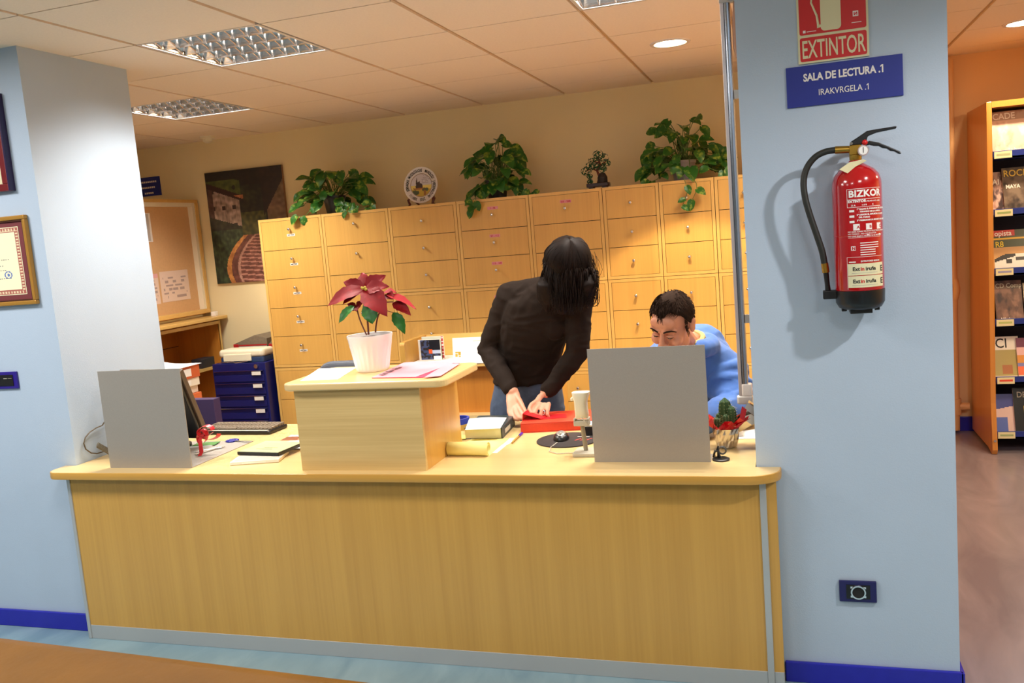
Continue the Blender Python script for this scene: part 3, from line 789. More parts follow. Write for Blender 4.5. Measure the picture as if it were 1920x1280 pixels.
# brochures behind the cases
def broch(u, v):
    if v > 0.82: return (238, 232, 224) if (int(u * 30) + int(v * 50)) % 3 else (190, 176, 160)
    if v > 0.5 and u < 0.5 + 0.3 * noise.noise(V((u * 3, v * 4, 1))): return (126, 66, 34)
    if v > 0.35 + 0.25 * u: return (206, 130, 92)
    return (246, 240, 234)
b1 = onz(500, 838, T); 
o = tag(link('brochure', print_mesh('brochure', 0.21, 0.2, 30, 30, broch, PRINT), None, (b1.x, b1.y + 0.02, T + 0.001), (-math.pi / 2, 0, 0)), 'brown and white printed brochure lying beside the raised stand', 'brochure')
o.rotation_euler = (-math.pi / 2, 0, -0.1)
for v in o.data.vertices: v.co.y, v.co.z = v.co.y, v.co.z
o.rotation_euler = (-math.pi / 2, 0, 0)
o.data.transform(Matrix.Rotation(-math.pi / 2, 4, 'X')); o.rotation_euler = (0, 0, 0.05)
o.modifiers.new('solid', 'SOLIDIFY').thickness = 0.001
pp = onz(520, 842, T)
solo('paper_sheet', MB().box(0, 0, 0, 0.2, 0.1, 0.0008), WHITE_P, 'white sheet sticking out from under the brochure', 'paper', loc=(pp.x, pp.y - 0.02, T + 0.0002), rot=(0, 0, 0.1))

# ================================================================== on the raised stand
PINK = mat('pink_paper', (236, 158, 170), 0.7)
PINK_D = mat('deep_pink_paper', (214, 60, 92), 0.7)
def sheet(name, quad, z, mat_, label, cat, group=None, th=0.0008, bow=0.0):
    """quad: four pixel corners on height z, counter-clockwise seen from above"""
    q = [onz(px, py, z) for px, py in quad]
    c = sum(q, V()) / 4
    mb = MB(); n = 6; rows = []
    for j in range(n + 1):
        row = []
        for i in range(n + 1):
            u, v_ = i / n, j / n
            p = q[0].lerp(q[1], u).lerp(q[3].lerp(q[2], u), v_)
            row.append((p.x - c.x, p.y - c.y, bow * math.sin(math.pi * u) * v_))
        rows.append(row)
    mb.loft(rows, False, close=False)
    o = solo(name, mb, mat_, label, cat, group, loc=(c.x, c.y, z))
    s = o.modifiers.new('solid', 'SOLIDIFY'); s.thickness = th; s.offset = 1
    return o
sheet('paper_sheet', [(563, 714), (633, 711), (668, 689), (598, 691)], STZ + 0.0005, WHITE_P, 'white sheet on the raised stand left of the flower pot', 'paper')
sheet('leaflet', [(697, 709), (793, 708), (862, 681), (765, 680)], STZ + 0.0005, PINK_D, 'deep pink leaflet at the bottom of the stand leaflets', 'leaflet', 'pink leaflets on the stand', 0.0015)
o = sheet('leaflet', [(697, 708), (779, 707), (852, 680), (757, 680)], STZ + 0.0025, PINK, 'pale pink leaflet with black heading on the raised stand', 'leaflet', 'pink leaflets on the stand', 0.0015, 0.004)
qa, qb = onz(722, 704, STZ + 0.004), onz(768, 684, STZ + 0.004)
an = math.atan2(qb.y - qa.y, qb.x - qa.x)
hm_ = MB()
for k in range(9):
    if k not in (2, 5): hm_.box(0.02 * k, 0.0, 0, 0.02 * k + 0.014, 0.026 - 0.006 * (k % 3), 0.0003)
part('heading', hm_, INK, o, loc=(qa.x - o.location.x, qa.y - o.location.y, 0.006), rot=(0, 0, an))
sheet('leaflet', [(795, 708), (826, 705), (862, 682), (838, 682)], STZ + 0.0045, PINK, 'pink leaflet slipping off the right of the leaflet pile', 'leaflet', 'pink leaflets on the stand', 0.0015)

# ================================================================== middle of the counter
bk = thing('thick_book', 'thick dark-covered book with cream pages under a white sheet', 'book', (*onz(872, 823, T).xy, T), 0.0)
wB = (onz(942, 823, T) - onz(872, 823, T)).length
COVER = mat('dark_green_cover', (44, 58, 62), 0.4, 0, 0.2, 40)
sk = Matrix(((1, -0.08, 0, 0), (0, 1, 0, 0), (0, 0, 1, 0), (0, 0, 0, 1)))
part('page_block', MB().box(0.003, 0.0, 0.003, wB - 0.006, 0.24, 0.045, mat=sk), mat('cream_page_edges', (232, 224, 190), 0.8), bk)
part('cover', MB().box(0, -0.003, 0, wB, 0.245, 0.003, mat=sk).box(0, -0.003, 0.045, wB, 0.245, 0.048, mat=sk).box(wB - 0.005, -0.003, 0.003, wB, 0.245, 0.045, mat=sk), COVER, bk, bevel=0.0015)
part('spine_print', MB().box(wB + 0.0002, 0.05, 0.012, wB + 0.0008, 0.15, 0.03, mat=sk), GREY_PL, bk)
sheet('paper_sheet', [(872, 806), (938, 803), (950, 783), (880, 785)], T + 0.0488, WHITE_P, 'white sheet lying on the thick dark book', 'paper', None, 0.001, 0.004)
tr = onz(858, 805, T)
tp = thing('tape_roll', 'blue roll of adhesive tape behind the yellow pad', 'tape', (tr.x, tr.y + 0.02, T))
part('blue_core', MB().lathe([(0.05, 0.025), (0.05, 0.05), (0.042, 0.05), (0.042, 0.025), (0.05, 0.025)], 32, caps=False), mat('blue_tape', (34, 62, 180), 0.3), tp, smooth=True)
part('clear_tape', MB().lathe([(0.052, 0.0), (0.052, 0.025), (0.04, 0.025), (0.04, 0.0), (0.052, 0.0)], 32, caps=False), mat('amber_tape', (200, 170, 92), 0.25), tp, smooth=True)
YEL = mat('yellow_legal_paper', (240, 232, 150), 0.75)
y0 = onz(832, 857, T); y1 = onz(908, 857, T)
yp = thing('legal_pad', 'yellow legal pad with its pages rolled over at the front', 'notepad', (y0.x + 0.012, y0.y, T))
prof = []
for k in range(44):
    a = -math.pi / 2 - k * 2 * math.pi / 26; r = 0.028 - 0.0003 * k
    prof.append((0.03 - r * math.cos(a + 0) if False else 0.03 + r * math.sin(a + math.pi / 2 + math.pi) * -1 if False else 0.03 + r * math.cos(a), 0.0285 + r * math.sin(a)))
prof = [(0.3, 0.002), (0.2, 0.0022), (0.1, 0.0022), (0.06, 0.0012)] + prof
Lr = y1.x - y0.x
mb = MB(); mb.loft([[(0, y, z) for y, z in prof], [(Lr * 0.5, y, z) for y, z in prof], [(Lr, y - 0.006, z) for y, z in prof]], False, close=False)
o = part('rolled_pages', mb, YEL, yp, smooth=True); o.modifiers.new('solid', 'SOLIDIFY').thickness = 0.0012
part('backing', MB().box(0.01, 0.06, 0.0, Lr + 0.02, 0.3, 0.0012), WHITE_P, yp)
for k, (px, py, c, rz, lab) in enumerate(((858, 822, (240, 236, 140), 0.3, 'small yellow sticky note beside the tape roll'), (944, 830, (244, 236, 190), -0.2, 'cream sticky note beside the ballpoint pen'))):
    solo('sticky_note', MB().box(-0.036, -0.036, 0, 0.036, 0.036, 0.0025 if k == 0 else 0.0008), mat('sticky_%d' % k, c, 0.7), lab, 'sticky note', 'sticky notes', loc=(*onz(px, py, T).xy, T + (0.0035 if k == 0 else 0.0005)), rot=(0, 0, rz))
a = onz(960, 832, T); b = onz(981, 812, T)
pn = thing('ballpoint_pen', 'clear ballpoint pen with violet cap lying on the counter', 'pen', (a.x, a.y, T + 0.0045), math.atan2(b.y - a.y, b.x - a.x))
part('barrel', MB().cyl((0, 0, 0), (0.13, 0, 0), 0.0035, n=8), mat('amber_barrel', (176, 140, 70), 0.25), pn, smooth=True)
part('cap', MB().cyl((0.115, 0, 0), (0.165, 0, 0), 0.0052, n=10), mat('violet_cap', (72, 40, 170), 0.3), pn, smooth=True)
part('clip', MB().box(0.12, -0.0015, 0.005, 0.16, 0.0015, 0.0065), mat('violet_clip', (72, 40, 170), 0.3), pn)

RED_B = mat('red_orange_cloth', (214, 62, 34), 0.55, 0, 0.05, 80, 0.15, 500)
rbk = thing('red_book', 'thick red-orange bound volume lying under the woman\'s hands', 'book', (*onz(977, 812, T).xy, T), 0.17)
part('cover', MB().box(0, 0, 0, 0.33, 0.22, 0.004).box(0, 0, 0.038, 0.33, 0.22, 0.042).box(0, 0, 0.004, 0.33, 0.006, 0.038), RED_B, rbk, bevel=0.002)
part('page_block', MB().box(0.005, 0.006, 0.004, 0.322, 0.213, 0.038), WHITE_P, rbk)

# mouse mat, mouse
mc = V((-0.865, 3.37, 0))
mm = thing('mouse_mat', 'round black mouse mat with red scrawl', 'mouse mat', (mc.x, mc.y, T))
part('pad', MB().prism([(0.128 * a, 0.122 * b) for a, b in circle(48)], 0.0, 0.005), mat('dark_brown_foam', (42, 34, 34), 0.7), mm, bevel=0.0015)
for k in range(3):
    part('red_mark', MB().prism([(0.03 + k * 0.022, -0.02), (0.037 + k * 0.022, -0.022), (0.055 + k * 0.022, 0.012), (0.05 + k * 0.022, 0.014)], 0.0051, 0.0055), mat('red_mark', (190, 60, 52), 0.6), mm)
part('white_lettering', MB().box(0.03, 0.04, 0.0051, 0.08, 0.046, 0.0055), LABEL_W, mm)
ms = thing('computer_mouse', 'black and silver wired mouse on the round mat', 'mouse', (mc.x - 0.03, mc.y + 0.01, T + 0.005), 0.2)
def mouse_mb(sx, sy, sz, z0):
    mb = MB(); rings = []
    for k in range(7):
        a = k / 6 * math.pi / 2 * 0.97
        rings.append([(sx * math.cos(a) ** 0.7 * x * (1 - 0.12 * y), sy * math.cos(a) ** 0.7 * y, z0 + sz * math.sin(a)) for x, y in circle(24)])
    return mb.loft(rings)
part('body', mouse_mb(0.032, 0.056, 0.026, 0.002), BLACK, ms, smooth=True)
part('silver_shell', mouse_mb(0.027, 0.05, 0.026, 0.0045), mat('silver_plastic', (176, 176, 172), 0.3, 0.5), ms, smooth=True)
part('wheel', MB().cyl((-0.003, -0.03, 0.027), (0.003, -0.03, 0.027), 0.006, n=12), GREY_PL, ms, smooth=True)
cpts = [onz(px, py, T + 0.003) for px, py in ((1045, 832), (1033, 838), (1030, 846), (1045, 850), (1070, 849), (1088, 848))]
cpts = [p - ms.location for p in cpts]
cpts[0].z = 0.004
iv = Matrix.Rotation(-0.2, 4, 'Z')
part('cable', MB().tube([iv @ p for p in cpts], 0.002, 6), GREY_PL, ms, smooth=True)

# barcode scanner on its stand
sp = onz(1098, 850, T)
bs_ = thing('barcode_scanner', 'cream handheld barcode scanner resting on a beige pole stand', 'barcode scanner', (sp.x, 3.16, T))
def loc_(px, py, y=3.16): return ony(px, py, y) - bs_.location
part('stand_base', MB().prism(rrect(-0.04, -0.05, 0.06, 0.05, 0.01, 4), 0.0, 0.014), GREY_PL, bs_, bevel=0.003)
pa, pb_ = V((0.004, 0, 0.013)), loc_(1091, 793)
part('pole', MB().cyl(pa, pb_, 0.0085, n=16), mat('beige_grey_pole', (150, 140, 118), 0.4), bs_, smooth=True)
part('holder', MB().box(pb_.x - 0.028, -0.02, pb_.z - 0.008, pb_.x + 0.03, 0.02, pb_.z + 0.012).box(pb_.x - 0.028, -0.02, pb_.z + 0.012, pb_.x - 0.02, 0.02, pb_.z + 0.022).box(pb_.x + 0.022, -0.02, pb_.z + 0.012, pb_.x + 0.03, 0.02, pb_.z + 0.022), GREY_PL, bs_, bevel=0.003)
rings = []
for (px0, px1, py, d0, d1) in ((1079, 1103, 783, -0.016, 0.012), (1080, 1104, 776, -0.026, 0.016), (1079, 1102, 765, -0.03, 0.018), (1078, 1101, 752, -0.03, 0.02), (1075, 1104, 741, -0.034, 0.024), (1073, 1106, 734, -0.03, 0.022)):
    l, r = loc_(px0, py), loc_(px1, py); c = (l + r) / 2; hw = (r - l).length / 2 * 1.0
    ring = []
    for a, b in circle(20):
        e = 0.55
        ring.append((c.x + hw * math.copysign(abs(a) ** e, a), (d0 + d1) / 2 + (d1 - d0) / 2 * math.copysign(abs(b) ** e, b), c.z))
    rings.append(ring)
part('scanner_body', MB().loft(rings), CREAM_PL, bs_, smooth=True)
l = loc_(1073, 747)
part('scanner_head_wing', MB().box(l.x - 0.006, -0.01, l.z - 0.008, l.x + 0.004, 0.03, l.z + 0.004), CREAM_PL, bs_, bevel=0.003)
part('cable', MB().tube([loc_(1090, 781, 3.125), loc_(1097, 790, 3.12), loc_(1104, 797, 3.13), loc_(1108, 799, 3.16)], 0.0018, 6), GREY_PL, bs_, smooth=True)
dk = onz(1098, 822, T)
db = thing('staple_box', 'black box with white lid behind the barcode scanner', 'box', (dk.x + 0.012, 3.43, T), 0.1)
part('tray', MB().box(-0.03, 0, 0, 0.1, 0.06, 0.042), BLACK, db, bevel=0.003)
part('lid', MB().box(-0.032, -0.002, 0.042, 0.102, 0.062, 0.052), WHITE_P, db, bevel=0.003)

# ================================================================== right end of the counter
FOIL = mat('silver_foil', (214, 206, 196), 0.12, 1.0, bump=0.0)
FOILR = mat('red_foil', (206, 24, 36), 0.18, 0.35, coat=0.5)
CACT = mat('cactus_green', (52, 84, 40), 0.6, 0, 0.15, 60)
SPINE = mat('cactus_spines', (206, 198, 140), 0.7)
pc = onz(1362, 842, T)
cp = thing('potted_cactus', 'small finger cactus in a pot wrapped with silver and red foil', 'cactus', (pc.x, 3.255, T))
random.seed(5)
rings = []
nn = 28
for k, (r, z_) in enumerate(((0.030, 0.0), (0.034, 0.004), (0.040, 0.03), (0.046, 0.055), (0.05, 0.075))):
    rings.append([((r + 0.0035 * math.sin(i * 3.1 + k) * (k > 0)) * a, (r + 0.0035 * math.cos(i * 2.3 + k) * (k > 0)) * b, z_) for i, (a, b) in enumerate(circle(nn))])
part('foil_wrap', MB().loft(rings), FOIL, cp)
rings = []
for k, (r, z_) in enumerate(((0.047, 0.073), (0.058, 0.09), (0.07, 0.1))):
    rings.append([((r + 0.012 * k * math.sin(i * 2.4)) * a, (r + 0.012 * k * math.sin(i * 2.4)) * b, z_ + 0.008 * k * math.sin(i * 1.7)) for i, (a, b) in enumerate(circle(20))])
o = part('red_collar', MB().loft(rings, False), FOILR, cp); o.modifiers.new('solid', 'SOLIDIFY').thickness = 0.0008
for (pts_, m_) in (([(0.03, 0.0, 0.07), (0.075, 0.0, 0.11), (0.1, 0.005, 0.15), (0.105, 0.0, 0.16)], FOIL), ([(0.035, -0.01, 0.075), (0.075, -0.015, 0.1), (0.11, -0.01, 0.11)], FOIL), ([(0.03, -0.02, 0.08), (0.06, -0.03, 0.11), (0.07, -0.02, 0.15)], FOILR), ([(-0.03, -0.01, 0.08), (-0.07, -0.02, 0.1), (-0.08, 0.0, 0.135)], FOIL), ([(0.02, 0.03, 0.08), (0.07, 0.05, 0.1), (0.115, 0.04, 0.11)], FOIL)):
    o = part('foil_tip', ribbon(pts_, (0.65, 0.25, -0.6), 0.05 if m_ is FOIL else 0.022), m_, cp); o.modifiers.new('solid', 'SOLIDIFY').thickness = 0.0008
part('soil', MB().prism(circle(20, 0.044), 0.066, 0.074), mat('dark_soil', (44, 32, 24), 0.9), cp)
for (x, y, h, r) in ((0.0, 0.0, 0.115, 0.019), (0.022, -0.012, 0.088, 0.015), (-0.02, 0.008, 0.06, 0.013), (0.014, 0.022, 0.085, 0.013), (-0.03, -0.012, 0.045, 0.01), (0.003, -0.024, 0.06, 0.011)):
    rings = []
    for k in range(9):
        t_ = k / 8; rr = r * (0.85 + 0.25 * math.sin(math.pi * min(t_, 0.9))) * (math.sqrt(max(0.02, 1 - max(0, (t_ - 0.8) / 0.2) ** 2)))
        rings.append([(x + rr * (1 + 0.13 * math.cos(i * math.pi)) * a, y + rr * (1 + 0.13 * math.cos(i * math.pi)) * b, 0.07 + h * t_) for i, (a, b) in enumerate(circle(16))])
    stem = part('cactus_stem', MB().loft(rings), CACT, cp, smooth=False)
    sm = MB()
    for i in range(8):
        an = 2 * math.pi * (2 * i) / 16
        for k in range(1, 9):
            t_ = k / 9; p = V((x + r * 1.12 * math.cos(an), y + r * 1.12 * math.sin(an), 0.07 + h * t_))
            for q_ in range(3):
                d = V((math.cos(an) + random.uniform(-.7, .7), math.sin(an) + random.uniform(-.7, .7), random.uniform(-.3, .8))).normalized() * 0.006
                sm.tube([p, p + d], [0.0005, 0.0001], 3, False)
    o = part('spines', sm, SPINE, stem); o['kind'] = 'stuff'
gq = onz(1352, 862, T)
gm = thing('cable_grommet', 'black round cable grommet with coiled wires at the counter edge', 'cable grommet', (gq.x, gq.y, T))
part('ring', MB().lathe([(0.03, 0), (0.03, 0.005), (0.026, 0.007), (0.02, 0.006)], 28), BLACK, gm, smooth=True)
for k in range(4):
    part('wire', MB().tube([(0.0 - 0.004 * k, 0.006 * k, 0.006), (-0.01, 0.01 + 0.006 * k, 0.03 + 0.004 * k), (-0.018, 0.012 * k, 0.03 - 0.003 * k), (-0.024, 0.01 * k + 0.02, 0.02), (-0.027, 0.016 * k + 0.02, 0.004)], 0.003, 6), BLACK_MATT, gm, smooth=True)
hl = [V((0.004 + 0.013 * math.cos(k * 0.6), 0.02 + 0.004 * k / 6, 0.027 + 0.013 * math.sin(k * 0.6))) for k in range(26)]
part('wire_coil', MB().tube(hl, 0.0024, 6), mat('grey_wire', (86, 84, 80), 0.4), gm, smooth=True)
sheet('paper_sheet', [(1378, 823), (1417, 822), (1416, 805), (1384, 808)], T + 0.0006, WHITE_P, 'bright white sheet on the counter behind the cactus', 'paper')
gp = onz(1342, 835, T)
gf = thing('gift_parcel', 'white wrapped parcel with red ribbon behind the right aluminium screen', 'parcel', (-0.235, 3.45, T), 0.1)
part('parcel', MB().box(-0.09, -0.05, 0, 0.05, 0.06, 0.055), WHITE_P, gf, bevel=0.006)
part('ribbon_band', MB().box(-0.03, -0.051, 0, -0.012, 0.061, 0.0562), RIB, gf)
for s in (-1, 1):
    o = part('bow_loop', ribbon(loop_pts((-0.02 + s * 0.025, -0.01, 0.068), (1, 0, 0), (0, 0.2, 1), 0.028, 0.012, 0, 360), (0, 1, 0), 0.016), RIB, gf); o.modifiers.new('solid', 'SOLIDIFY').thickness = 0.0008

# ================================================================== on the display unit behind
def cdfn(seed):
    def f(u, v):
        if seed == 0:
            if u < 0.1 or v < 0.05: return (196, 190, 180)
            if 0.68 < u and v < 0.22: return (236, 228, 220)
            if 0.45 < u < 0.62 and 0.35 < v < 0.55: return (206, 84, 40)
            if u > 0.6 and 0.35 < v < 0.5: return (176, 186, 210)
            if u > 0.5 and v > 0.5: return (22, 22, 30)
            n_ = noise.noise(V((u * 8, v * 8, 2)))
            return (60, 70, 104) if n_ > 0 else (38, 34, 40)
        if u > 0.9: return (196, 62, 62) if int(v * 20) % 3 else (240, 220, 220)
        if v > 0.85: return (206, 208, 190)
        return (122, 132, 110)
    return f
for k, (px, py, dy, lab) in enumerate(((786, 667, 0.12, 'music disc case with a figure photo on the white tray, front one'), (793, 664, 0.17, 'music disc case with red edge standing behind the other'))):
    q = ony(px, py, 4.7 + dy)
    w_ = 0.142 if k == 0 else 0.14
    cd = thing('disc_case', lab, 'disc case', (q.x, 4.7 + dy, 0.8885), 0.0, 'disc cases on the tray')
    part('case', MB().box(0, 0.0006, 0, w_, 0.01, 0.128 + 0.012 * k), CASE_W, cd, bevel=0.001)
    link('cover_print', print_mesh('cover_print', w_ - 0.004, 0.124 + 0.012 * k, 24, 24, cdfn(k), PRINT_GLOSS), cd, (0.002, 0.0, 0.002))
q = ony(849, 664, 4.86)
gc = thing('greeting_card', 'white card with small gold emblem standing on the white tray', 'card', (q.x, 4.86, 0.8885))
part('card', MB().box(0, 0, 0, 0.24, 0.004, 0.125), WHITE_P, gc, rot=(-0.12, 0, 0))
GOLD = mat('gold_print', (196, 160, 60), 0.4, 0.3)
part('emblem', MB().box(0.015, -0.0012, 0.012, 0.03, -0.0002, 0.03).box(0.034, -0.0012, 0.02, 0.05, -0.0002, 0.036).box(0.015, -0.0012, 0.034, 0.05, -0.0002, 0.042).box(0.036, -0.0012, 0.01, 0.05, -0.0002, 0.016), GOLD, gc, rot=(-0.12, 0, 0))
part('printed_line', MB().box(0.13, -0.0008, 0.1, 0.2, -0.0002, 0.106), mat('faint_print', (206, 200, 180), 0.5), gc, rot=(-0.12, 0, 0))

# ================================================================== office chairs
CH_G = mat('grey_upholstery', (96, 100, 110), 0.85, 0, 0.05, 200, 0.2, 900)
CH_D = mat('charcoal_upholstery', (44, 48, 54), 0.85, 0, 0.05, 200, 0.2, 900)
def chair(label, loc, rz, m_, top):
    t = thing('office_chair', label, 'office chair', loc, rz, 'swivel office chairs')
    part('seat', MB().prism(rrect(-0.24, -0.23, 0.24, 0.23, 0.07, 5), 0.43, 0.5), m_, t, bevel=0.02, seg=3)
    part('backrest', MB().prism(rrect(-0.21, top - 0.42, 0.21, top, 0.09, 6), -0.03, 0.03, mat=Matrix(((1, 0, 0, 0), (0, 0, 1, 0.25), (0, 1, 0, 0), (0, 0, 0, 1)))), m_, t, bevel=0.018, seg=3)
    part('back_bracket', MB().tube([(0, 0.05, 0.41), (0, 0.31, 0.42), (0, 0.32, 0.55), (0, 0.29, top - 0.2)], 0.02, 8), BLACK, t, smooth=True)
    part('gas_column', MB().cyl((0, 0, 0.08), (0, 0, 0.43), 0.026, n=14), BLACK, t, smooth=True)
    for k in range(5):
        a = 2 * math.pi * k / 5 + 0.3
        lg = part('leg', MB().cyl((0, 0, 0.1), (0.27 * math.cos(a), 0.27 * math.sin(a), 0.07), 0.022, 0.014, n=10), BLACK, t, smooth=True)
        part('castor', MB().cyl((0.27 * math.cos(a) - 0.012, 0.27 * math.sin(a), 0.026), (0.27 * math.cos(a) + 0.012, 0.27 * math.sin(a), 0.026), 0.026, n=14), BLACK, lg, smooth=True)
    return t
q = ony(652, 676, 4.35)
chair('grey office chair whose back peeps over the raised stand', (q.x + 0.02, 4.1, 0), 0.0, CH_G, q.z)
chair('charcoal office chair the man in the hoodie sits on', (-0.39, 4.05, 0), 0.15, CH_D, 0.95)
# ================================================================== pictures and signs
# railway painting
def rail_paint(u, v):
    n1 = noise.noise(V((u * 6, v * 8, 3.1))); n2 = noise.noise(V((u * 22, v * 30, 7.7))); n3 = noise.noise(V((u * 60, v * 20, 1.2)))
    c = V((34, 34, 24)) + V((16, 20, 8)) * n1 + V((18, 16, 10)) * n2
    if v > 0.86: c = V((26, 20, 16)) + V((12, 8, 6)) * n2
    if 0.72 < v < 0.92 and u < 0.45 and n1 > -0.1: c = V((66, 74, 34)) + V((24, 22, 10)) * n2
    # bank of green
    if v < 0.48 and u < 0.55: c = V((40, 52, 34)) + V((30, 34, 20)) * n2 + V((14, 14, 8)) * n3
    if 0.35 < v < 0.62 and 0.42 < u < 0.75: c = V((62, 62, 28)) + V((36, 30, 14)) * n2
    # house with pitched roof
    roof = 0.88 - 0.3 * u
    if u < 0.42 and 0.5 + 0.25 * (0.42 - u) < v < roof - 0.02:
        c = V((136, 116, 106)) + V((50, 44, 40)) * n2 + V((26, 22, 20)) * n3
        if (int(u * 22) % 3 == 1 and int(v * 26) % 4 == 1): c = V((48, 36, 34))
        if u < 0.07: c = V((70, 50, 46)) + V((20, 18, 16)) * n2
    elif u < 0.45 and roof - 0.02 <= v < roof + 0.03: c = V((44, 22, 20))
    if 0.26 < u < 0.47 and 0.68 < v < 0.78 and v > roof: c = V((150, 92, 62)) + V((40, 30, 22)) * n2
    # cliff at the right
    if u > 0.76 and 0.35 < v < 0.62 + 1.1 * (u - 0.76): c = V((104, 82, 64)) + V((24, 20, 16)) * n2 + V((20, 14, 18)) * n1
    if u > 0.72 and v > 0.62 + 1.1 * (u - 0.76): c = V((34, 24, 20)) + V((12, 8, 6)) * n2
    # curved track: centre line swings from bottom middle to the right
    def cl(vv): return 0.5 + 0.9 * (vv - 0.16) ** 2 * 3.2 - 0.02
    if v < 0.42:
        x = u - cl(v); wdt = 0.2 - 0.26 * v
        if abs(x) < wdt + 0.1: c = V((92, 54, 46)) + V((30, 22, 18)) * n2
        if abs(x) < wdt and int((v + 0.08 * u) * 60 * (1 + v)) % 3 == 0: c = V((150, 104, 92)) + V((30, 24, 20)) * n2
        for s in (-1, 1):
            if abs(x - s * wdt) < 0.016: c = V((150, 112, 98)) + V((30, 30, 28)) * n2
        if -wdt - 0.16 < x < -wdt - 0.1: c = V((170, 116, 62)) + V((40, 40, 20)) * n2
    return tuple(max(6, min(250, k * 1.12)) for k in c)
pt = thing('painting', 'unframed dark oil painting of a curving railway below a house', 'painting', (-4.39, 6.105, 1.391))
part('stretcher', MB().box(0, 0.001, 0, 0.7, 0.024, 0.885), mat('canvas_edge', (150, 112, 84), 0.8), pt)
link('painted_canvas', print_mesh('painted_canvas', 0.7, 0.885, 110, 140, rail_paint, CANVAS), pt)

bsn = thing('wall_sign', 'blue wall sign with three white lines beside the pinboard', 'sign', (-5.3, 6.12, 2.147))
part('plate', MB().box(0, 0, 0, 0.467, 0.008, 0.152), SIGN_BLUE, bsn, bevel=0.001)
for k in range(3):
    ln = MB()
    for q_ in range(11 - 3 * k): ln.box(0.44 - 0.02 * k - 0.018 * (q_ + 1), -0.001, 0.106 - 0.045 * k, 0.44 - 0.02 * k - 0.018 * q_ - 0.005, -0.0001, 0.12 - 0.045 * k)
    part('small_lettering', ln, INK_W, bsn)

# framed certificates on the left wall
MAROON = mat('maroon_mount', (112, 44, 48), 0.7)
GILT = mat('gilt_moulding', (176, 128, 52), 0.35, 0.3)
DKWOOD = mat('dark_brown_moulding', (72, 36, 20), 0.35)
def cert(u, v):
    b = min(u * 0.36 / 0.30, (1 - u) * 0.36 / 0.30, v, 1 - v)
    if b < 0.012: return (236, 228, 190)
    if b < 0.075:
        k = int((u if min(v, 1 - v) < 0.06 else v) * 46)
        return (170, 96, 84) if (k % 2 == 0 or b < 0.025 or b > 0.062) else (226, 206, 168)
    for (yy, a, c_) in ((0.72, 0.3, 0.62), (0.63, 0.25, 0.66), (0.53, 0.2, 0.8), (0.44, 0.3, 0.7), (0.37, 0.4, 0.74), (0.25, 0.45, 0.8)):
        if abs(v - yy) < 0.008 and a < u < c_ and int(u * 90) % 3: return (120, 116, 112)
    d = math.hypot((u - 0.76) * 0.36, (v - 0.3) * 0.36)
    if abs(d - 0.018) < 0.003 or d < 0.007: return (96, 120, 180)
    return (242, 234, 196)
f1 = thing('framed_certificate', 'framed cream certificate with maroon mount and blue stamp', 'certificate', (-3.042, 2.99, 1.468))
W1, H1 = 0.46, 0.378
part('frame', MB().box(-W1, -0.024, 0, 0, -0.001, 0.018).box(-W1, -0.024, H1 - 0.018, 0, -0.001, H1).box(-0.016, -0.024, 0.018, 0, -0.001, H1 - 0.018).box(-W1, -0.024, 0.018, -W1 + 0.016, -0.001, H1 - 0.018), GILT, f1, bevel=0.004)
part('inner_moulding', MB().box(-W1 + 0.016, -0.018, 0.018, -0.016, -0.002, 0.024).box(-W1 + 0.016, -0.018, H1 - 0.024, -0.016, -0.002, H1 - 0.018).box(-0.022, -0.018, 0.024, -0.016, -0.002, H1 - 0.024), DKWOOD, f1)
part('mount', MB().box(-W1 + 0.016, -0.010, 0.018, -0.016, -0.002, H1 - 0.018), MAROON, f1)
link('certificate_sheet', print_mesh('certificate_sheet', 0.36, 0.288, 110, 90, cert, PRINT), f1, (-0.412, -0.011, 0.045))
f2 = thing('framed_certificate', 'dark red framed certificate cut by the left edge of the picture', 'certificate', (-3.092, 2.99, 1.95))
part('frame', MB().box(-0.4, -0.03, 0, 0, -0.001, 0.03).box(-0.03, -0.03, 0.03, 0, -0.001, 0.37).box(-0.4, -0.03, 0.37, 0, -0.001, 0.4), mat('dark_red_lacquer', (110, 20, 26), 0.3), f2, bevel=0.003)
part('frame_edge', MB().box(0.0, -0.03, 0, 0.008, -0.001, 0.4), mat('violet_black_edge', (34, 16, 62), 0.3), f2)
part('certificate_sheet', MB().box(-0.37, -0.012, 0.03, -0.03, -0.002, 0.37), SIGN_CREAM, f2)

# switch plate at the left
sw = thing('light_switch', 'navy switch plate with black rocker on the left blue wall', 'switch', (-3.222, 2.99, 1.105))
part('plate', MB().box(-0.13, -0.01, 0, 0, -0.0005, 0.075), mat('violet_navy_plate', (40, 22, 130), 0.35), sw, bevel=0.002)
part('rocker', MB().box(-0.12, -0.014, 0.013, -0.02, -0.01, 0.062), BLACK, sw, bevel=0.002)
part('indicator', MB().box(-0.07, -0.0146, 0.045, -0.05, -0.014, 0.048).box(-0.045, -0.0146, 0.046, -0.025, -0.014, 0.0475), GREY_PL, sw)

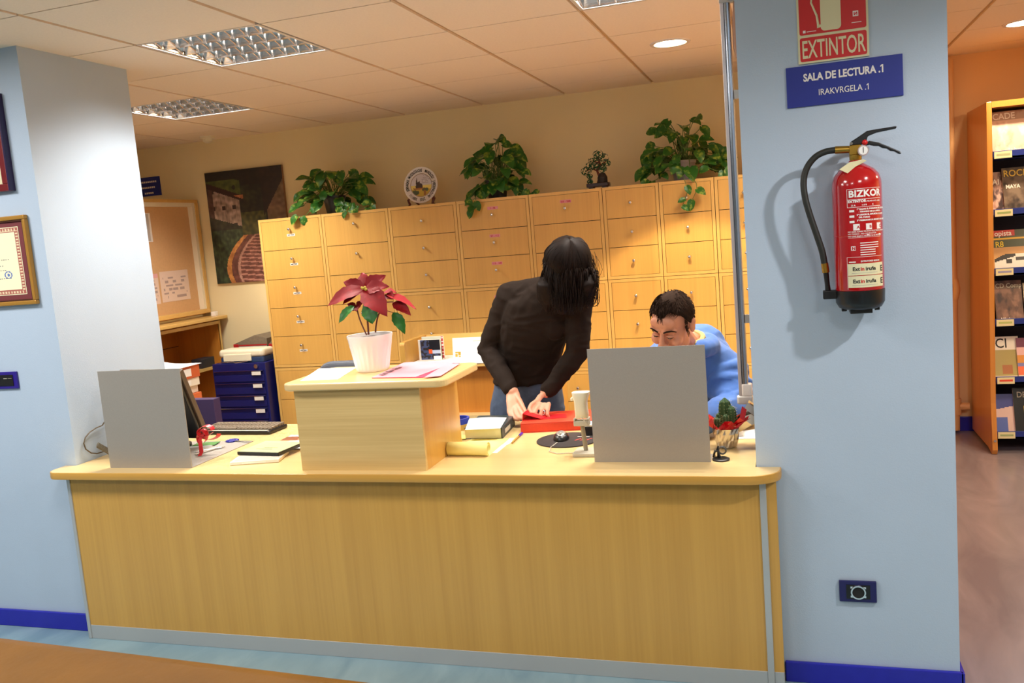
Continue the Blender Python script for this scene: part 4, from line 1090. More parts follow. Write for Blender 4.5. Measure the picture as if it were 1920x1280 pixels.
# extinguisher sign
def tri(poly, y0, y1): return MB().prism(poly, y0, y1, mat=Matrix(((1, 0, 0, 0), (0, 0, 1, 0), (0, 1, 0, 0), (0, 0, 0, 1))))
es = thing('extinguisher_sign', 'red and cream EXTINTOR sign with extinguisher pictogram', 'sign', (0.066, 2.988, 2.052))
part('plate', MB().box(0, -0.003, 0, 0.206, 0.001, 0.3), SIGN_CREAM, es)
part('red_panel', tri(rrect(0.006, 0.006, 0.2, 0.078, 0.006, 4), -0.0036, -0.0031), SIGN_RED, es)
part('red_panel', tri(rrect(0.006, 0.086, 0.2, 0.294, 0.006, 4), -0.0036, -0.0031), SIGN_RED, es)
letters('EXTINTOR', 0.076, SIGN_CREAM, es, (0.103, -0.0038, 0.016), bold=0.0008, xs=0.5)
part('pictogram_cylinder', tri(rrect(0.069, 0.092, 0.128, 0.23, 0.012, 5, (1, 1, 1, 1)), -0.0042, -0.0037), SIGN_CREAM, es)
part('pictogram_hose', MB().tube([(0.09, -0.0039, 0.245), (0.05, -0.0039, 0.22), (0.043, -0.0039, 0.18), (0.058, -0.0039, 0.14), (0.062, -0.0039, 0.108)], [0.003, 0.003, 0.003, 0.0035, 0.004], 6, flat=1.0), SIGN_CREAM, es)
part('pictogram_nozzle', tri([(0.058, 0.102), (0.069, 0.104), (0.069, 0.112), (0.058, 0.112)], -0.0042, -0.0037), SIGN_CREAM, es)
part('small_emblem', tri([(0.162, 0.122), (0.178, 0.122), (0.178, 0.138), (0.162, 0.138)], -0.0042, -0.0037), INK_W, es)
part('small_emblem_mark', tri([(0.165, 0.125), (0.1675, 0.125), (0.1725, 0.131), (0.1725, 0.125), (0.175, 0.125), (0.175, 0.135), (0.1725, 0.135), (0.1675, 0.129), (0.1675, 0.135), (0.165, 0.135)], -0.0046, -0.0041), SIGN_RED, es)
part('small_print', MB().box(0.158, -0.004, 0.103, 0.186, -0.0036, 0.105).box(0.016, -0.004, 0.092, 0.024, -0.0036, 0.1).box(0.027, -0.004, 0.094, 0.055, -0.0036, 0.096), INK_W, es)

rs = thing('room_sign', 'blue plate reading SALA DE LECTURA .1 below the red sign', 'sign', (0.027, 2.984, 1.922))
part('plate', MB().box(0, 0, 0, 0.338, 0.006, 0.124), SIGN_BLUE, rs, bevel=0.001)
for tx_, sz_, zz_2, bd_, xs_, st_ in (('SALA DE LECTURA .1', 0.0315, 0.077, 0.0011, 0.8, 0.0042), ('IRAKVRGELA .1', 0.0265, 0.03, 0.0001, 0.84, 0.0022)):
    g_ = text_mb(tx_, sz_, bold=bd_, xs=xs_)
    xm = max(v[0] for v in g_.v); ym = max(v[1] for v in g_.v if v[0] > xm - 0.002); xs2 = xm - st_
    g_.add([(xs2, ym, 0.0003), (xs2, ym - 0.14 * sz_, 0.0003), (xs2 - 0.14 * sz_, ym - 0.24 * sz_, 0.0003), (xs2 - 0.14 * sz_, ym - 0.12 * sz_, 0.0003)], [(0, 3, 2, 1)])
    part('lettering', g_, INK_W, rs, loc=(0.169, -0.0008, zz_2), rot=(math.pi / 2, 0, 0))

so = thing('floor_socket', 'navy data socket with round chrome ring low on the blue pillar', 'socket', (0.128, 2.99, 0.297))
part('plate', MB().box(0, -0.012, 0, 0.116, -0.0005, 0.072), mat('navy_socket_plate', (24, 20, 84), 0.3), so, bevel=0.002)
part('insert', MB().box(0.022, -0.0135, 0.012, 0.096, -0.012, 0.06), BLACK, so)
rm = Matrix.Translation((0.059, -0.0136, 0.036)) @ Matrix.Rotation(math.pi / 2, 4, 'X')
part('chrome_ring', MB().lathe([(0.019, 0.0), (0.019, 0.006), (0.0235, 0.006), (0.0245, 0.0)], 28, caps=False, mat=rm), CHROME, so, smooth=True)
part('ring_corner', MB().box(0.035, -0.0155, 0.017, 0.045, -0.0136, 0.024).box(0.073, -0.0155, 0.017, 0.083, -0.0136, 0.024).box(0.035, -0.0155, 0.048, 0.045, -0.0136, 0.055).box(0.073, -0.0155, 0.048, 0.083, -0.0136, 0.055), CHROME, so)
part('dark_bore', MB().lathe([(0.0188, 0.0), (0.0188, 0.001)], 24, mat=rm), BLACK_MATT, so)

# ================================================================== fire extinguisher
EXR = mat('extinguisher_red', (178, 8, 18), 0.16, 0.0, coat=0.6)
BRASS = mat('brass', (186, 148, 66), 0.3, 1.0)
RUB = mat('hose_rubber', (30, 32, 28), 0.5)
ex_x, ex_y = 0.217, 2.905
z_b = 1.285
fx = thing('fire_extinguisher', 'red fire extinguisher with black hose and lever hanging on the pillar', 'fire extinguisher', (ex_x, ex_y, z_b))
RX = 0.0715
part('cylinder', MB().lathe([(RX * 0.97, 0.06), (RX, 0.065), (RX, 0.2), (RX, 0.3), (RX, 0.375), (RX * 0.98, 0.39), (RX * 0.9, 0.408), (RX * 0.72, 0.424), (RX * 0.45, 0.436), (0.02, 0.444), (0.02, 0.452)], 56), EXR, fx, smooth=True)
part('weld_seam', MB().lathe([(RX, 0.2245), (RX + 0.0008, 0.2265), (RX, 0.2285)], 48, caps=False), EXR, fx, smooth=True)
part('base_cup', MB().lathe([(0.045, 0.0), (RX * 0.86, 0.006), (RX * 0.99, 0.022), (RX * 1.01, 0.06), (RX * 0.98, 0.0605)], 48), BLACK, fx, smooth=True)
part('base_foot', MB().box(-0.032, -0.035, -0.012, 0.032, 0.03, 0.003).box(-0.055, -0.01, -0.006, -0.04, 0.01, 0.01).box(0.04, -0.01, -0.006, 0.055, 0.01, 0.01), BLACK, fx, bevel=0.002)
part('wall_bracket', MB().box(-0.03, RX - 0.004, 0.3, 0.03, 0.084, 0.42), BLACK, fx)
part('neck', MB().lathe([(0.016, 0.45), (0.018, 0.456), (0.018, 0.468), (0.012, 0.47), (0.012, 0.49)], 20), BRASS, fx, smooth=True)
part('valve_block', MB().box(-0.018, -0.014, 0.468, 0.016, 0.014, 0.498), BRASS, fx, bevel=0.003)
part('gauge', MB().cyl((0.02, -0.012, 0.478), (0.02, -0.03, 0.478), 0.0155, n=24), mat('gauge_rim', (196, 176, 176), 0.3, 0.4), fx, smooth=True)
part('gauge_dial', MB().cyl((0.02, -0.0302, 0.478), (0.02, -0.031, 0.478), 0.0125, n=24), WHITE_P, fx)
part('gauge_needle', MB().box(0.0192, -0.0318, 0.471, 0.0208, -0.031, 0.488), INK, fx)
def lever(poly, y0, y1): return tri(poly, y0, y1)
part('carry_lever', lever([(-0.016, 0.497), (0.022, 0.497), (0.03, 0.503), (0.036, 0.52), (0.06, 0.528), (0.115, 0.534), (0.117, 0.541), (0.06, 0.538), (0.034, 0.536), (0.004, 0.518), (-0.014, 0.508)], -0.011, 0.011), BLACK, fx, bevel=0.003)
part('squeeze_lever', lever([(0.024, 0.5), (0.04, 0.506), (0.066, 0.498), (0.096, 0.482), (0.124, 0.466), (0.128, 0.459), (0.122, 0.458), (0.108, 0.468), (0.098, 0.47), (0.088, 0.478), (0.076, 0.481), (0.066, 0.488), (0.052, 0.49), (0.04, 0.494), (0.026, 0.492)], -0.01, 0.01), BLACK, fx, bevel=0.003)
part('safety_pin', MB().sph((0.026, -0.014, 0.502), 0.0085, 14), SIGN_RED, fx, smooth=True)
part('pivot_bolt', MB().cyl((-0.012, -0.012, 0.503), (-0.012, -0.016, 0.503), 0.0045, n=14), CHROME, fx, smooth=True)
part('hose_coupling', MB().cyl((-0.018, 0, 0.487), (-0.058, 0, 0.489), 0.011, 0.0115, n=16), BRASS, fx, smooth=True)
hp = [(-0.055, 0, 0.489), (-0.085, 0, 0.487), (-0.115, -0.002, 0.474), (-0.14, -0.004, 0.445), (-0.152, -0.006, 0.405), (-0.15, -0.008, 0.355), (-0.138, -0.008, 0.3), (-0.121, -0.006, 0.24), (-0.106, -0.004, 0.185), (-0.1, -0.002, 0.145)]
# smooth the hose path
def catmull(P, n=6):
    P = [V(p) for p in P]; out = []
    for i in range(len(P) - 1):
        p0, p1, p2, p3 = P[max(0, i - 1)], P[i], P[i + 1], P[min(len(P) - 1, i + 2)]
        for k in range(n):
            t_ = k / n
            out.append(0.5 * ((2 * p1) + (p2 - p0) * t_ + (2 * p0 - 5 * p1 + 4 * p2 - p3) * t_ ** 2 + (3 * p1 - p0 - 3 * p2 + p3) * t_ ** 3))
    out.append(P[-1]); return out
part('hose', MB().tube(catmull(hp), 0.0098, 14), RUB, fx, smooth=True)
part('hose_ferrule', MB().cyl((-0.1, -0.002, 0.147), (-0.097, -0.001, 0.118), 0.011, n=16), BRASS, fx, smooth=True)
part('nozzle', MB().tube([(-0.097, -0.001, 0.12), (-0.094, 0, 0.08), (-0.092, 0, 0.05)], [0.0085, 0.0075, 0.0095], 14), BLACK, fx, smooth=True)
part('nozzle_clip', MB().box(-0.108, -0.014, 0.035, -0.066, 0.014, 0.062), BLACK, fx, bevel=0.003)
tg = part('inspection_tag', MB().loft([[(0.02, -0.02, 0.4525), (-0.02, -0.025, 0.447), (-0.05, -0.043, 0.428)], [(0.028, -0.032, 0.447), (-0.005, -0.045, 0.432), (-0.028, -0.06, 0.414)]], False, close=False), SIGN_CREAM, fx)
tg.modifiers.new('solid', 'SOLIDIFY').thickness = 0.0008

TH0 = -0.03     # turn of the printed label round the cylinder (towards the right)
def wrap(mb, s0, z0, off=0.0006):
    """bend flat x/y lettering round the cylinder: x -> arc length, y -> height"""
    out = MB()
    vs = []
    for x, y, z in mb.v:
        th = TH0 + (s0 + x) / RX
        r = RX + off + z
        vs.append((r * math.sin(th), -r * math.cos(th), z0 + y))
    out.add(vs, mb.f); return out
def strip(x0, y0, x1, y1, n=10):
    mb = MB(); mb.loft([[(x0 + (x1 - x0) * i / n, y0, 0) for i in range(n + 1)], [(x0 + (x1 - x0) * i / n, y1, 0) for i in range(n + 1)]], False, close=False); return mb
def ex_text(txt, size, s0, z0, m_=None, align='LEFT', **k): part('printed_text', wrap(text_mb(txt, size, align=align, depth=0.0002, **k), s0, z0), m_ or INK_W, fx)
def ex_strip(s0, z0, s1, z1, m_=None, off=0.0004, nm='printed_block'): part(nm, wrap(strip(s0, z0, s1, z1), 0, 0, off), m_ or INK_W, fx)
L0 = -0.032
for (a, b, c, d) in ((L0, 0.365, 0.075, 0.3662), (L0, 0.311, 0.075, 0.3122), (L0, 0.334, 0.075, 0.3352), (L0, 0.311, L0 + 0.0012, 0.366)): ex_strip(a, b, c, d, nm='label_line')
ex_text('BIZKOR', 0.0275, L0 + 0.005, 0.342, bold=0.001, xs=1.0, spacing=1.05)
ex_text('EXTINTOR', 0.0105, L0 + 0.003, 0.3255, bold=0.0005)
ex_text('POLVO A B C - 6 KG', 0.0052, L0 + 0.056, 0.3255, bold=0.0002)
ex_text('21 A          113 B          C', 0.0062, L0 + 0.012, 0.315, bold=0.0002)
for k, tx in enumerate(('1\u00ba SACAR EL PASADOR DEL SEGURO', '   - TIRANDO DE LA ANILLA -', '2\u00ba DIRIGIR EL DIFUSOR A LA BASE', '   DEL FUEGO', '3\u00ba PRESIONAR LA MANETA DE DISPARO')):
    ex_text(tx, 0.0062, L0 + 0.027, 0.303 - 0.0078 * k - 0.001 * (k // 2), bold=0.0003)
for k in range(3): ex_strip(L0 + 0.006, 0.2975 - 0.016 * k, L0 + 0.02, 0.304 - 0.016 * k, nm='pictogram')
for k in range(3):
    ex_strip(L0 + 0.016 + 0.036 * k, 0.243, L0 + 0.034 + 0.036 * k, 0.2615, nm='pictogram')
    ex_text('ABC'[k], 0.012, L0 + 0.026 + 0.036 * k, 0.248, EXR, bold=0.0004)
for k in range(3): ex_text(('NO USAR SOBRE TENSION ELECTRICA SUPERIOR', 'NO TOXICO - NO CONDUCTOR', 'NO USAR BAJO A GOLPES NI EN METALES')[k], 0.0056, L0, 0.237 - 0.0068 * k, bold=0.0001)
ex_strip(L0, 0.2205, 0.07, 0.2212, nm='label_line')
ex_strip(L0 + 0.008, 0.183, L0 + 0.021, 0.196, nm='pictogram')
ex_text('N', 0.0125, L0 + 0.0105, 0.185, EXR, bold=0.0006)
for k in range(6): ex_strip(L0 + 0.034, 0.203 - 0.007 * k, 0.06 - 0.012 * (k > 2), 0.2055 - 0.007 * k, nm='fine_print')
ex_strip(L0 - 0.006, 0.1625, 0.075, 0.1635, nm='label_line'); ex_strip(L0 - 0.006, 0.066, L0 - 0.005, 0.1635, nm='label_line')
ex_strip(L0, 0.147, L0 + 0.02, 0.15, nm='fine_print'); ex_text('EXTINTORES BIZKOR', 0.0062, L0 + 0.034, 0.1475, bold=0.0002)
for k in range(2):
    z0 = 0.108 - 0.037 * k
    ex_strip(L0 - 0.004, z0, 0.078, z0 + 0.035, SIGN_CREAM, nm='service_sticker')
    ex_text('Ext', 0.0155, L0 + 0.01, z0 + 0.014, INK, bold=0.0005)
    ex_text('in', 0.0155, L0 + 0.0325, z0 + 0.014, INK_R, bold=0.0005)
    ex_text('iru\u00f1a', 0.0155, L0 + 0.047, z0 + 0.014, INK, bold=0.0005)
    ex_text('E', 0.024, L0 + 0.096, z0 + 0.009, INK, bold=0.0006)
    ex_strip(L0 + 0.008, z0 + 0.006, L0 + 0.085, z0 + 0.0075, GREY_PL, 0.0007, 'fine_print')

# ================================================================== upright rail at the jamb
ru_ = thing('upright_rail', 'vertical aluminium rail with chrome tube and white end cap at the pillar', 'rail', (-0.16, 3.3, 0.91))
part('back_strip', MB().box(-0.022, -0.012, 0.02, -0.01, 0.012, 1.5), mat('pinkish_grey_strip', (196, 184, 180), 0.4, 0.2), ru_, bevel=0.002)
part('chrome_tube', MB().cyl((0.0, 0, 0.06), (0.0, 0, 1.45), 0.0125, n=20), mat('dark_chrome', (150, 156, 166), 0.2, 1.0), ru_, smooth=True)
part('end_cap', MB().prism(rrect(-0.03, -0.02, 0.028, 0.02, 0.012, 5), 0.0, 0.03).prism(rrect(-0.012, -0.018, 0.026, 0.018, 0.01, 5), 0.03, 0.075), WHITE_G, ru_, bevel=0.004)
part('top_bracket', MB().box(-0.024, -0.016, 1.43, 0.037, 0.016, 1.52), ALU, ru_, bevel=0.003)
part('curved_strap', MB().tube([(0.03, 0, 1.44), (0.026, 0, 1.36), (0.024, 0, 1.28), (0.03, 0, 1.24)], [0.006, 0.009, 0.008, 0.006], 8), mat('tan_strap', (186, 132, 100), 0.4), ru_, smooth=True)
part('wall_bracket', MB().box(0.012, -0.008, 0.3, 0.0395, 0.008, 0.33).box(0.012, -0.008, 1.1, 0.0395, 0.008, 1.13), ALU, ru_)
# black coat hung beyond the rail
ck = thing('hanging_coat', 'black garment hanging on the cabinets behind the upright rail', 'coat', (-0.12, 5.6, 1.13))
def coat():
    rings = []
    for k, (z_, w2, d2) in enumerate(((0.0, 0.05, 0.02), (0.03, 0.075, 0.03), (0.09, 0.09, 0.035), (0.15, 0.06, 0.03), (0.2, 0.035, 0.02), (0.23, 0.012, 0.01))):
        rings.append([(w2 * a * (1 + 0.12 * math.sin(i * 2.2 + k)), -0.005 + d2 * b * (1 + 0.15 * math.sin(i * 1.7)), z_) for i, (a, b) in enumerate(circle(20))])
    return MB().loft(rings)
part('folded_cloth', coat(), mat('black_cloth', (20, 20, 24), 0.9), ck, smooth=True)
part('hanging_loop', MB().tube([(0, 0.01, 0.22), (0.004, 0.02, 0.25), (-0.004, 0.03, 0.26)], 0.003, 6), BLACK, ck)

# ================================================================== reading room seen past the pillar
PIPEC = mat('pipe_cream_paint', (222, 178, 128), 0.45)
pp_ = thing('heating_pipe', 'cream painted heating pipe with tee joint in the reading room corner', 'pipe', (1.08, 6.53, 0))
pth = catmull([(0, 0, 0.02), (0, 0, 0.5), (0, 0, 0.88), (0.006, -0.012, 0.94), (0.014, -0.018, 0.99), (0.006, -0.008, 1.05), (0.0, 0, 1.12), (0, 0, 1.7), (0, 0, 2.5)], 5)
part('riser', MB().tube(pth, 0.021, 12), PIPEC, pp_, smooth=True)
part('tee_joint', MB().cyl((0, 0, 0.13), (0, 0, 0.24), 0.031, n=14).cyl((0.02, 0, 0.185), (0.08, 0, 0.185), 0.026, n=14), PIPEC, pp_, smooth=True)
part('collar', MB().cyl((0, 0, 1.72), (0, 0, 1.78), 0.026, n=14), PIPEC, pp_, smooth=True)
solo('conduit', MB().box(-0.012, 0, 0, 0.012, 0.02, 2.5), mat('brown_conduit', (150, 92, 60), 0.6), 'narrow brown conduit beside the heating pipe', 'conduit', loc=(1.025, 6.575, 0.02))  # thin upright strip in one even brown

RACK = wood('rack_beech', (206, 140, 66), (150, 86, 30), 'z', amt=0.45, rough=0.3)
SHELF_B = mat('blue_shelf_metal', (34, 52, 140), 0.35)
NAVY_B = mat('rack_dark_back', (16, 18, 50), 0.6)
rk = thing('magazine_rack', 'tall beech magazine rack with blue sloping shelves', 'magazine rack', (1.2, 5.98, 0))
RW, RD, RH = 0.95, 0.6, 2.15
sd = [(0.0, 0.0), (0.1, 0.02), (RD - 0.02, 0.02), (RD - 0.02, RH), (0.0, RH), (-0.0, 0.32), (-0.025, 0.14), (-0.035, 0.03), (-0.02, 0.0)]
yz = Matrix(((0, 0, 1, 0), (1, 0, 0, 0), (0, 1, 0, 0), (0, 0, 0, 1)))
part('side_panel', MB().prism(sd, -0.018, 0.012, mat=yz), RACK, rk, bevel=0.003)
part('side_panel', MB().prism(sd, RW, RW + 0.03, mat=yz), RACK, rk, bevel=0.003)
part('top_board', MB().box(0.012, 0, RH - 0.035, RW, RD - 0.02, RH), RACK, rk)
part('back_panel', MB().box(0.012, 0.3, 0.06, RW, 0.32, RH - 0.035), NAVY_B, rk)
part('screw_cap', MB().cyl((-0.003, -0.036, 0.09), (-0.003, -0.04, 0.09), 0.008, n=12), CHROME, rk)
shelf_z = [1.835, 1.49, 1.134, 0.823, 0.464, 0.119]
for k, z_ in enumerate(shelf_z):
    s = part('shelf', MB().box(0.014, 0.0, z_ - 0.025, RW - 0.002, 0.3, z_ - 0.012).box(0.014, 0.0, z_ - 0.025, RW - 0.002, 0.008, z_ + 0.022), SHELF_B, rk, bevel=0.001)
    for q in range(3):
        part('label_holder', MB().box(0.02 + q * 0.31, -0.006, z_ - 0.022, 0.115 + q * 0.31, -0.0005, z_ + 0.018), SIGN_CREAM, s)
        part('label_print', MB().box(0.032 + q * 0.31, -0.0068, z_ - 0.007, 0.105 + q * 0.31, -0.006, z_ + 0.005), [mat('label_ink_%d%d' % (k, q), [(170, 176, 140), (150, 170, 110), (150, 150, 190), (176, 190, 120), (214, 70, 50), (160, 176, 130)][k], 0.6)], s)
def cover(seed, base, accents):
    def f(u, v):
        c = V(base)
        n_ = noise.fractal(V((u * 3 + seed * 3.3, v * 3, seed)), 0.9, 2.0, 4)
        for q_, (th, col) in enumerate(accents):
            k_ = max(0.0, min(1.0, (noise.fractal(V((u * 3 + seed * 3.3, v * 3, seed + q_ * 5.1)), 0.9, 2.0, 4) - th) * 2.2 + 0.3))
            c = c.lerp(V(col), k_)
        if v > 0.8: c = c * 0.8
        return tuple(c)
    return f
def car_cover(u, v):
    if v > 0.86: return (190, 30, 34) if u < 0.62 else (50, 60, 40)
    if 0.78 < v < 0.83: return (226, 180, 50)
    if v > 0.6: return (60, 70, 50)
    top_ = 0.30 + 0.22 * u
    if 0.12 < v < top_ + 0.06 * math.sin(u * 5) and u > 0.04:
        if abs(u - 0.42) < 0.08 and 0.22 < v < 0.32: return (44, 44, 50)
        if u > 0.6 and 0.28 < v < 0.36: return (60, 60, 66)
        if v > top_ - 0.05 and u < 0.6: return (40, 40, 46)
        return (222, 218, 214)
    return (196, 150, 96)
MAGS = [  # shelf, x, width, height, label, cover, texts (string, size, x, z, colour)
 (0, 0.022, 0.2, 0.285, 'pale magazine headed CADE on the top shelf', cover(1, (226, 196, 182), ((0.1, (206, 166, 150)), (0.3, (244, 226, 214)))), [('CADE', 0.055, 0.012, 0.235, INK_W), ('La bue', 0.03, 0.085, 0.03, INK_W)]),
 (0, 0.235, 0.2, 0.285, 'grey-green magazine with yellow box on the top shelf', cover(2, (196, 190, 176), ((0.05, (150, 156, 140)), (0.3, (226, 200, 190)))), []),
 (1, 0.016, 0.12, 0.27, 'pink and dark magazine half hidden on the second shelf', cover(3, (206, 170, 160), ((0.05, (60, 44, 50)), (0.3, (150, 96, 84)))), [('AI', 0.05, 0.01, 0.19, INK_W)]),
 (1, 0.08, 0.21, 0.29, 'brown magazine headed ROCE with MAYA line', cover(4, (92, 76, 66), ((0.0, (128, 110, 96)), (0.25, (44, 34, 34)))), [('ROCE', 0.058, 0.006, 0.235, mat('ochre_ink', (206, 170, 60), 0.5)), ('MAYA', 0.034, 0.014, 0.16, INK_W)]),
 (2, 0.016, 0.21, 0.27, 'motoring magazine with a white sports car cover', car_cover, [('opista', 0.046, 0.02, 0.235, INK_W), ('R8', 0.05, 0.02, 0.165, mat('yellow_ink2', (230, 200, 40), 0.5))]),
 (3, 0.03, 0.15, 0.27, 'sepia magazine headed CD Comp with a portrait', cover(6, (110, 78, 66), ((0.0, (146, 108, 92)), (0.25, (64, 44, 44)))), [('CD Comp', 0.04, 0.006, 0.225, GREY_PL), ('Nikolaus', 0.026, 0.024, 0.02, INK_W)]),
 (3, 0.185, 0.18, 0.25, 'pale cream magazine with small picture on the fourth shelf', cover(7, (222, 216, 190), ((0.25, (150, 120, 90)),)), []),
 (4, 0.02, 0.14, 0.28, 'khaki and white magazine headed CI', lambda u, v: (240, 232, 220) if v > 0.7 else ((240, 226, 206) if v < 0.12 else ((176, 112, 60) if 0.3 < u < 0.7 and 0.16 < v < 0.36 else (176, 160, 90))), [('CI', 0.085, 0.01, 0.21, INK)]),
 (4, 0.145, 0.19, 0.27, 'orange and purple comic style magazine on the fifth shelf', lambda u, v: (110, 40, 72) if v > 0.78 else ((236, 190, 190) if v > 0.6 else ((222, 150, 60) if v > 0.42 else ((130, 130, 190) if v > 0.34 else ((230, 110, 66) if v > 0.14 else (236, 214, 196))))), []),
 (5, 0.016, 0.12, 0.26, 'blue and pink magazine on the bottom shelf', lambda u, v: (70, 76, 150) if v > 0.62 + 0.1 * u else ((90, 110, 190) if v < 0.45 and u < 0.6 else (226, 196, 190)), []),
 (5, 0.125, 0.2, 0.3, 'black magazine with yellow box headed DEE', lambda u, v: ((226, 206, 40) if (0.28 < u < 0.32 or 0.12 < v < 0.16 or abs(v - 0.38) < 0.02 or abs(v - 0.6) < 0.02) else (120, 70, 60)) if (u > 0.28 and 0.12 < v < 0.62) else (18, 16, 18), [('DEE', 0.05, 0.02, 0.24, GREY_PL)]),
]
for k, (si, x, w_, h_, lab, fn, txts) in enumerate(MAGS):
    m_ = thing('magazine', lab, 'magazine', (1.2 + x, 5.98 + 0.03 - 0.012 * (k in (3, 8, 10, 6)), shelf_z[si] - 0.0115), 0.0, 'magazines in the rack')
    hold = part('pages', MB().box(0, 0.0006, 0, w_, 0.006, h_), WHITE_P, m_, rot=(-0.3, 0, 0))
    link('front_cover', print_mesh('front_cover', w_, h_, 40, 50, fn, PRINT_GLOSS), m_, (0, 0, 0), (-0.3, 0, 0))
    for (tx, sz, tx0, tz0, tm) in txts:
        c_, s_ = math.cos(0.3), math.sin(0.3)
        letters(tx, sz, tm, m_, (tx0, tz0 * s_ - 0.0008, tz0 * c_), rot=(math.pi / 2 - 0.3, 0, 0), align='LEFT', bold=0.0006, xs=0.85, name='title')

# ================================================================== sofa back in the foreground
LEATH = mat('tan_leather', (116, 76, 16), 0.5, 0, 0.22, 5, 0.25, 40, spec=0.2)
def sofa():
    t = thing('sofa', 'tan leather sofa back at the bottom left of the picture', 'sofa', (-1.35, 0.835, 0), -0.06)
    x0, x1 = -1.15, 1.25
    def pad(a, b, c, d, e, f, r, nm):
        return part(nm, MB().box(a, b, c, d, e, f), LEATH, t, bevel=r, seg=5, smooth=True)
    pad(x0, 0.24, 0.12, x1, 0.49, 0.876, 0.06, 'backrest')
    pad(x0, -0.45, 0.12, x0 + 0.2, 0.24, 0.6, 0.05, 'armrest'); pad(x1 - 0.2, -0.45, 0.12, x1, 0.24, 0.6, 0.05, 'armrest')
    m_ = (x0 + x1) / 2
    pad(x0 + 0.2, -0.47, 0.28, m_, 0.24, 0.44, 0.04, 'seat_cushion'); pad(m_, -0.47, 0.28, x1 - 0.2, 0.24, 0.44, 0.04, 'seat_cushion')
    pad(x0 + 0.2, -0.44, 0.12, x1 - 0.2, 0.24, 0.28, 0.01, 'base')
    for sx in (x0 + 0.06, x1 - 0.11):
        for sy in (-0.4, 0.4): part('foot', MB().box(sx, sy, 0, sx + 0.05, sy + 0.05, 0.12), DKWOOD, t)
sofa()

# ================================================================== leaves
def leaf_mesh(name, L, W, mat_, shape='heart', fold=0.25, curl=0.3, twist=0.0, serr=0.0, n=7, half=3):
    """leaf along +y, normal +z, base at the origin"""
    vs, fs = [], []
    for i in range(n + 1):
        t = i / n
        if shape == 'heart': w_ = math.sin(math.pi * min(1, t * 0.92 + 0.1)) ** 0.75 * (1 - 0.25 * t) * (1 if t < 1 else 0)
        elif shape == 'bract': w_ = math.sin(math.pi * t ** 0.8) ** 0.9 * (1 - 0.12 * t)
        else: w_ = math.sin(math.pi * t ** 0.9)
        if t >= 1: w_ = 0.01
        if i == 0: w_ = max(w_ * 0.5, 0.05)
        if serr and 0 < i < n: w_ *= 1 + serr * (1 if i % 2 else -1)
        ang = curl * t
        cy = L * (math.sin(ang) / curl if abs(curl) > 1e-3 else t); cz = -L * ((1 - math.cos(ang)) / curl if abs(curl) > 1e-3 else 0)
        for j in range(-half, half + 1):
            s = j / half
            x = s * w_ * W / 2
            z = abs(s) * w_ * W / 2 * fold + 0.04 * W * math.sin(9 * t + 2.0 * s) * abs(s)
            tw = twist * t
            vs.append((x * math.cos(tw) - z * math.sin(tw), cy - (0.12 * L * (1 - t) * s * s if shape == 'heart' and t < 0.3 else 0), cz + x * math.sin(tw) + z * math.cos(tw)))
    m = 2 * half + 1
    for i in range(n):
        for j in range(m - 1): fs.append((i * m + j, i * m + j + 1, (i + 1) * m + j + 1, (i + 1) * m + j))
    me = bpy.data.meshes.new(name); me.from_pydata(vs, [], fs); me.materials.append(mat_)
    me.polygons.foreach_set('use_smooth', [True] * len(me.polygons)); me.update()
    return me
def place_leaf(name, me, parent, base, tip_dir, normal):
    y = V(tip_dir).normalized(); n_ = V(normal); n_ = (n_ - y * n_.dot(y))
    if n_.length < 1e-4: n_ = V((1, 0, 0))
    n_.normalize(); x = y.cross(n_)
    Mx = Matrix.Identity(4)
    for r in range(3): Mx[r][0] = x[r]; Mx[r][1] = y[r]; Mx[r][2] = n_[r]; Mx[r][3] = base[r]
    o = bpy.data.objects.new(name, me); COL.objects.link(o); o.parent = parent; o.matrix_local = Mx
    return o
def leaf_mat(name, c, c2, scale=30, th=0.62, rough=0.35):
    m, nt, b = nodes(name)
    tc = nt.nodes.new('ShaderNodeTexCoord'); n = nt.nodes.new('ShaderNodeTexNoise'); n.inputs['Scale'].default_value = scale; n.inputs['Detail'].default_value = 3
    oi = nt.nodes.new('ShaderNodeObjectInfo'); ad = nt.nodes.new('ShaderNodeVectorMath'); ad.operation = 'ADD'
    nt.links.new(tc.outputs['Object'], ad.inputs[0]); nt.links.new(oi.outputs['Random'], ad.inputs[1])
    nt.links.new(ad.outputs[0], n.inputs['Vector'])
    r = nt.nodes.new('ShaderNodeValToRGB'); r.color_ramp.elements[0].position = th - 0.06; r.color_ramp.elements[1].position = th + 0.06
    r.color_ramp.elements[0].color = s2l(c); r.color_ramp.elements[1].color = s2l(c2)
    nt.links.new(n.outputs['Fac'], r.inputs[0]); nt.links.new(r.outputs[0], b.inputs['Base Color'])
    b.inputs['Roughness'].default_value = rough
    b.inputs['Specular IOR Level'].default_value = 0.25
    return m
POTHOS = leaf_mat('pothos_leaf', (48, 98, 34), (136, 156, 60), 26, 0.6)
STEMG = mat('green_stem', (84, 112, 48), 0.5)
pothos_meshes = [leaf_mesh('leaf', 0.105, 0.085, POTHOS, 'heart', f, c, tw) for f, c, tw in ((0.3, 0.5, 0.2), (0.2, 0.9, -0.2), (0.4, 0.3, 0.0), (0.15, 1.2, 0.3))]
